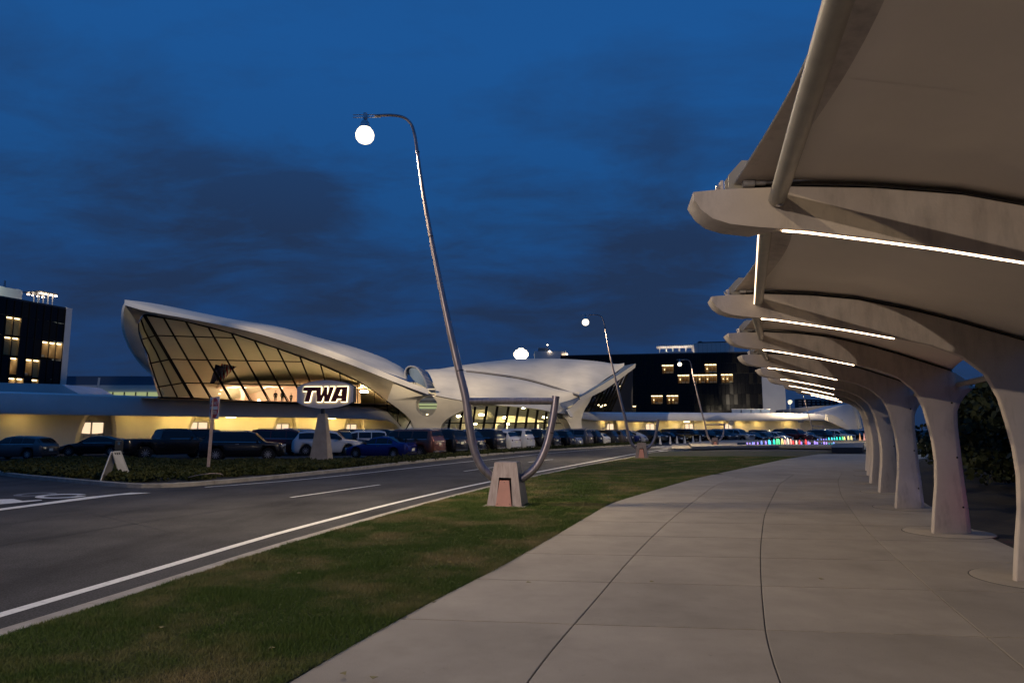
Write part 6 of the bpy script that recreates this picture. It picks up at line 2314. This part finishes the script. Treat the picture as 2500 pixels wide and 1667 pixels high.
bl = place(838, 1026, 1121, 158, 'sedan', 'blue', 'deep blue sedan with a rear wing nearest to the road')
wing = MB()
wing.box((-2.16, 0, 1.27), (0.22, 1.5, 0.03))
for s in (-1, 1):
    wing.box((-2.16, s * 0.6, 1.16), (0.12, 0.03, 0.2))
wing.build('rear_wing', M['dark'], bl)
# the long front row, noses away from the road
A0, A1 = GR(1062, 1119), GR(1592, 1081.5)
A0, A1 = Vector((A0.x, A0.y, 0)), Vector((A1.x, A1.y, 0))
row = (A1 - A0)
nrow = row.normalized()
perp = Vector((-nrow.y, nrow.x, 0))
hd = math.atan2(perp.y, perp.x)
front = [('brown', 'wagon', 'brown suv with chrome window frame, first behind the blue sedan'),
         ('black', 'wagon', 'black suv between the brown suv and the near lamp pole'),
         ('navy', 'suv', 'navy suv hidden behind the near lamp pole'),
         ('black', 'wagon', 'black suv with red tail lamps just right of the near lamp pole'),
         ('white', 'suv', 'white suv, left one of the adjoining white pair under the crossbar'),
         ('white', 'wagon', 'white suv, right one of the adjoining white pair under the crossbar'),
         ('black', 'wagon', 'black suv right of the white pair'),
         ('black', 'suv', 'black suv just left of the curved lamp arm'),
         ('black', 'suv', 'black suv right behind the curved lamp arm'),
         ('silver', 'sedan', 'silver sedan in the row right of the near lamp'),
         ('taupe', 'wagon', 'taupe suv right of the silver sedan'),
         ('black', 'suv', 'black suv between the taupe suv and the small white one'),
         ('white', 'hatchback', 'small white car midway between the two nearest lamps'),
         ('dark grey', 'suv', 'dark grey suv right of the small white car'),
         ('taupe', 'suv', 'second taupe suv, left of the second lamp'),
         ('black', 'suv', 'black suv standing behind the second lamp pole'),
         ('blue', 'sedan', 'blue sedan inside the loop of the second lamp'),
         ('white', 'classic', 'white rounded classic car at the end of the row')]
Lr = row.length
for k, (c, ty, lab) in enumerate(front):
    t = (k + 0.15) / len(front)
    base = A0 + row * t
    q = base + perp * (TY[ty]['L'] / 2 + random.uniform(-0.1, 0.25))
    add_car(q.x, q.y, hd + D(random.uniform(-2, 2)) + (D(6) if k == 0 else 0), ty, c, lab)
print('front row spacing', Lr / len(front))
# second row behind, noses towards the road; only roofs show
ords = ['first', 'second', 'third', 'fourth', 'fifth', 'sixth', 'seventh', 'eighth', 'ninth', 'tenth', 'eleventh', 'twelfth', 'thirteenth', 'fourteenth', 'fifteenth', 'sixteenth', 'seventeenth', 'eighteenth']
for k in range(17):
    t = (k + 0.6) / len(front)
    base = A0 + row * t + perp * 12.0
    c = ['black', 'navy', 'dark grey', 'black', 'navy', 'dark grey', 'black'][k % 7]
    ty = ['suv', 'sedan', 'wagon', 'suv', 'suv', 'sedan', 'wagon'][(k * 3) % 7]
    add_car(base.x, base.y, hd + math.pi, ty, c, f'{c} {"sedan" if ty == "sedan" else "suv"} in the second row, {ords[k]} from the left, mostly roof showing', 1)
# right-hand group, turned towards the road
rg_ = [(1600, 1079, 330, 'suv', 'dark grey', 'dark grey car right of the second lamp arm'),
       (1645, 1079, 345, 'sedan', 'navy', 'navy car behind the first white cone'),
       (1690, 1084, 352, 'wagon', 'black', 'black suv directly behind the row of white cones'),
       (1733, 1081, 338, 'suv', 'black', 'black suv at the right end of the cones'),
       (1768, 1079, 330, 'suv', 'navy', 'navy suv inside the loop of the third lamp'),
       (1806, 1079, 340, 'wagon', 'silver', 'silver suv behind the round road sign'),
       (1848, 1078, 330, 'sedan', 'navy', 'navy sedan right of the silver suv'),
       (1876, 1077, 330, 'sedan', 'black', 'black sedan left of the white hatchback by the pool'),
       (1908, 1076, 325, 'hatchback', 'white', 'white hatchback behind the green fountain lights'),
       (1948, 1077, 335, 'wagon', 'maroon', 'maroon suv right of the white hatchback'),
       (1985, 1076, 330, 'sedan', 'silver', 'silver sedan beside the thin signpost'),
       (2018, 1075, 330, 'suv', 'dark grey', 'dark grey suv left of the farthest lamp loop'),
       (2052, 1074, 335, 'suv', 'white', 'white suv seen through the farthest lamp loop'),
       (2090, 1073, 330, 'suv', 'black', 'black suv right of the farthest lamp'),
       (2128, 1073, 328, 'suv', 'silver', 'silver suv, last before the walk columns')]
for px, py, h, ty, c, lab in rg_:
    g = at(px, 1046, interp([1600, 1700, 1850, 2130], [95, 96, 99, 103], px))
    h = D(h - 30)
    add_car(g.x - 0.6, g.y, h, ty, c, lab)
for k in range(12):
    px = 1585 + k * 46
    q = at(px, 1046, 101 + 0.7 * k)
    c = ['navy', 'black', 'dark grey', 'maroon'][k % 4]
    add_car(q.x, q.y, D(118 if k % 2 else 302), ['suv', 'wagon', 'sedan'][k % 3], c, f'{c} car in the rear row before the right wing, {ords[k]} from the left', 1)

# ------------------------------------------------------------------ cones, fountain
cone_me = MB().lathe([(0.0, 0.03), (0.14, 0.03), (0.035, 0.72), (0.0, 0.73)], (0, 0, 0), 16).mesh('cone_body', M['cone'], smooth=40)
cb_me = MB().box((0, 0, 0.015), (0.38, 0.38, 0.03)).mesh('cone_foot', M['conebase'], bevel=0.008)
cl_me = MB().lathe([(0.078, 0.42), (0.063, 0.52)], (0, 0, 0), 16).mesh('reflective_band', M['galv'])
for k, (px, py) in enumerate(((1612, 1085.5), (1636.5, 1084.3), (1653, 1083.4), (1672, 1082.8), (1692.5, 1082), (1709.5, 1081))):
    g = GR(px, py)
    r = empty('traffic_cone', (g.x, g.y, ZR), 0, f'white traffic cone, {ords[k]} from the left in the row of six', 'traffic cone', 'row of white traffic cones')
    for nm, me_ in (('cone_body', cone_me), ('cone_foot', cb_me), ('reflective_band', cl_me)):
        o = inst(nm, me_, r)
        o.scale = (1.25, 1.25, 1.35)
# pools: two long low basins with pale rims
fo = G(1960, 1084)
fnt = empty('fountain', fo, 0, 'long low stepped fountain basins with a row of coloured lit jets', 'fountain')
def slabf(px, z0, z1, mt, nm, inset_=None):
    pts = [G(a, b, z1) - fo for a, b in px]
    o = MB().prism(pts, Vector((0, 0, -(z1 - z0)))).build(nm, mt, fnt, bevel=0.01)
    return o
slabf([(1690, 1090), (1780, 1088), (1900, 1087), (2030, 1088.8), (2036, 1084), (2100, 1080), (2140, 1077), (2120, 1071.5), (1980, 1070), (1850, 1071), (1740, 1075), (1680, 1080)], -0.02, 0.22, M['walk'], 'basin_rim')
slabf([(1800, 1085.4), (1900, 1084.4), (2030, 1084.6), (2040, 1082), (2000, 1080), (1900, 1079), (1800, 1080)], 0.20, 0.235, M['water'], 'water')
bb_ = [at(x, 1046, y_) - fo for x, y_ in ((1930, 82.5), (2125, 82.5), (2125, 88), (1930, 88))]
MB().prism([Vector((p.x, p.y, 0.34)) for p in bb_], Vector((0, 0, -0.4))).build('upper_basin', M['walk'], fnt, bevel=0.01)
bb_ = [at(x, 1046, y_) - fo for x, y_ in ((1938, 83.2), (2120, 83.2), (2120, 87.4), (1938, 87.4))]
MB().prism([Vector((p.x, p.y, 0.352)) for p in bb_], Vector((0, 0, -0.01))).build('water', M['water'], fnt)
slabf([(2030, 1092), (2106, 1092), (2110, 1079.5), (2034, 1083)], 0.0, 0.40, M['darkmetal'], 'planter_block')
cv = {'v': (0.45, 0.30, 1.0), 'b': (0.25, 0.35, 1.0), 'c': (0.10, 0.85, 0.95), 't': (0.05, 0.95, 0.65), 'g': (0.15, 1.0, 0.35), 'y': (1.0, 0.85, 0.30), 'o': (1.0, 0.50, 0.25), 'w': (1.0, 0.85, 0.65), 'r': (1.0, 0.08, 0.08), 'p': (1.0, 0.45, 0.35)}
jm = {k: emit('lit_jet_' + n, c, 1.7) for (k, c), n in zip(cv.items(), ('violet', 'blue', 'cyan', 'teal', 'green', 'yellow', 'orange', 'white', 'red', 'salmon'))}  # coloured lamp light put into the water itself as emission
def jet(px, py, hpx, c, dep=None):
    g = at(px, py, dep) if dep else G(px, py, 0.24)
    hh_ = hpx / F * g.y
    w = 0.10 + 0.22 * hh_
    pts = []
    for k in range(9):
        t = k / 8
        pts.append(g - fo + Vector(((t - 0.3) * w, 0.10 * t, hh_ * 4 * t * (1 - t) if hh_ > 0.2 else hh_ * math.sin(math.pi * t))))
    rad = [0.030 + 0.02 * (k / 8) for k in range(9)]
    MB().tube(pts, rad, 6).build('lit_jet', jm[c], fnt, smooth=True)
sc_ = 350 / 2352
for x, h, c in ((295, 14, 'v'), (340, 8, 'v'), (385, 18, 'b'), (410, 18, 'v'), (468, 22, 'v'), (530, 40, 'b'), (600, 38, 'v'), (655, 58, 'c'), (670, 40, 'c'), (735, 65, 't'), (785, 72, 'g'), (812, 72, 'g'), (870, 78, 'y'), (912, 60, 'p'), (960, 86, 'w'), (1010, 70, 'p'), (1050, 44, 'r'), (1102, 46, 'w'), (1155, 50, 'r'), (1185, 26, 'v'), (1257, 62, 'r'), (1298, 32, 'v'), (1325, 12, 'v'), (1405, 36, 'v'), (1443, 22, 'v'), (1558, 28, 'v'), (1597, 20, 'v'), (1716, 22, 'b')):
    jet(1780 + x * sc_, 1082.3, h * sc_, c)
for x, h, c in ((1455, 8, 'b'), (1512, 12, 'b'), (1552, 14, 'v'), (1592, 16, 'b'), (1636, 36, 'c'), (1685, 36, 'c'), (1727, 36, 'c'), (1768, 45, 't'), (1818, 46, 't'), (1862, 50, 'g'), (1892, 50, 'y'), (1955, 60, 'y'), (2005, 60, 'y')):
    jet(1780 + x * sc_, 1073.3, h * sc_, c, 85)
for px, c in ((2100, 'o'), (2110.5, 'p')):
    g = at(px, 1074.5, 85.5)
    MB().lathe([(0.0, 0), (0.13, 0.0), (0.05, 0.5), (0.02, 0.85), (0, 0.9)], tuple(g - fo), 10).build('lit_spray', emit('lit_spray_' + c, cv[c], 0.8), fnt, smooth=True)  # lamp colour put into the spray as a glow of its own

# ------------------------------------------------------------------ dark trees behind the columns
def tree(x, y, h, r, label, lv=5200):
    t = empty('tree', (x, y, 0), random.random() * 6, label, 'tree', 'dark trees behind the covered walk')
    m = MB()
    m.tube([(0, 0, -0.1), (0.05, 0.03, h * 0.3), (-0.05, 0.1, h * 0.62)], [0.17, 0.13, 0.07], 8)
    for k in range(7):
        a = k * 0.9 + random.random()
        z = h * (0.22 + 0.08 * k)
        m.tube([(0, 0, z), (math.cos(a) * r * .45, math.sin(a) * r * .45, z + h * .12), (math.cos(a) * r * .8, math.sin(a) * r * .8, z + h * .2)], [0.05, 0.03, 0.012], 5)
    m.build('trunk', M['bark'], t, smooth=True)
    cl = []
    sz = []
    nb = 46
    for k in range(nb):
        z = h * (0.10 + 0.86 * random.random())
        e = r * math.sin(math.pi * min(1, (z / h) * 0.85 + 0.12)) ** 0.7
        a = random.random() * 2 * math.pi
        d = e * random.random() ** 0.5
        br = r * random.uniform(0.22, 0.42)
        n = lv // nb
        p = rng.normal(size=(n, 3))
        p /= np.linalg.norm(p, axis=1)[:, None]
        p *= (br * (0.55 + 0.5 * rng.random(n)))[:, None]
        p[:, 2] *= 0.7
        cl.append(p + np.array([math.cos(a) * d, math.sin(a) * d, z]))
        sz.append(rng.uniform(0.06, 0.13, n))
    leaf_cloud('crown', M['leaf2'], np.concatenate(cl), np.concatenate(sz), 0.2, t)
trees = [(10.2, 9.0, 3.6, 1.7, 'nearest dark bushy tree right of the pink lit column'), (12.2, 13.0, 3.9, 2.0, 'dark tree whose top meets the blue sky gap'), (13.6, 17.0, 3.8, 2.0, 'dark tree seen between the third and second columns'),
         (15.6, 21.0, 3.4, 2.0, 'dark tree behind the fourth column'), (17.8, 25.5, 3.2, 2.1, 'dark tree in the narrow gap left of the fourth column'), (21.0, 31.0, 3.4, 2.3, 'dark tree farther along behind the ribs'),
         (8.8, 5.0, 3.4, 1.6, 'dark tree at the right edge behind the second column'), (25.0, 37.0, 3.4, 2.4, 'far dark tree hidden behind the column row'), (15.5, 11.5, 4.2, 2.2, 'second layer dark tree at the right edge'), (17.5, 16.5, 4.0, 2.2, 'second layer dark tree behind the pink lit column'),
         (20.5, 22.0, 3.8, 2.3, 'second layer dark tree beyond the fourth column')]
for x, y, h, r, lab in trees:
    tree(x, y, h, r, lab)
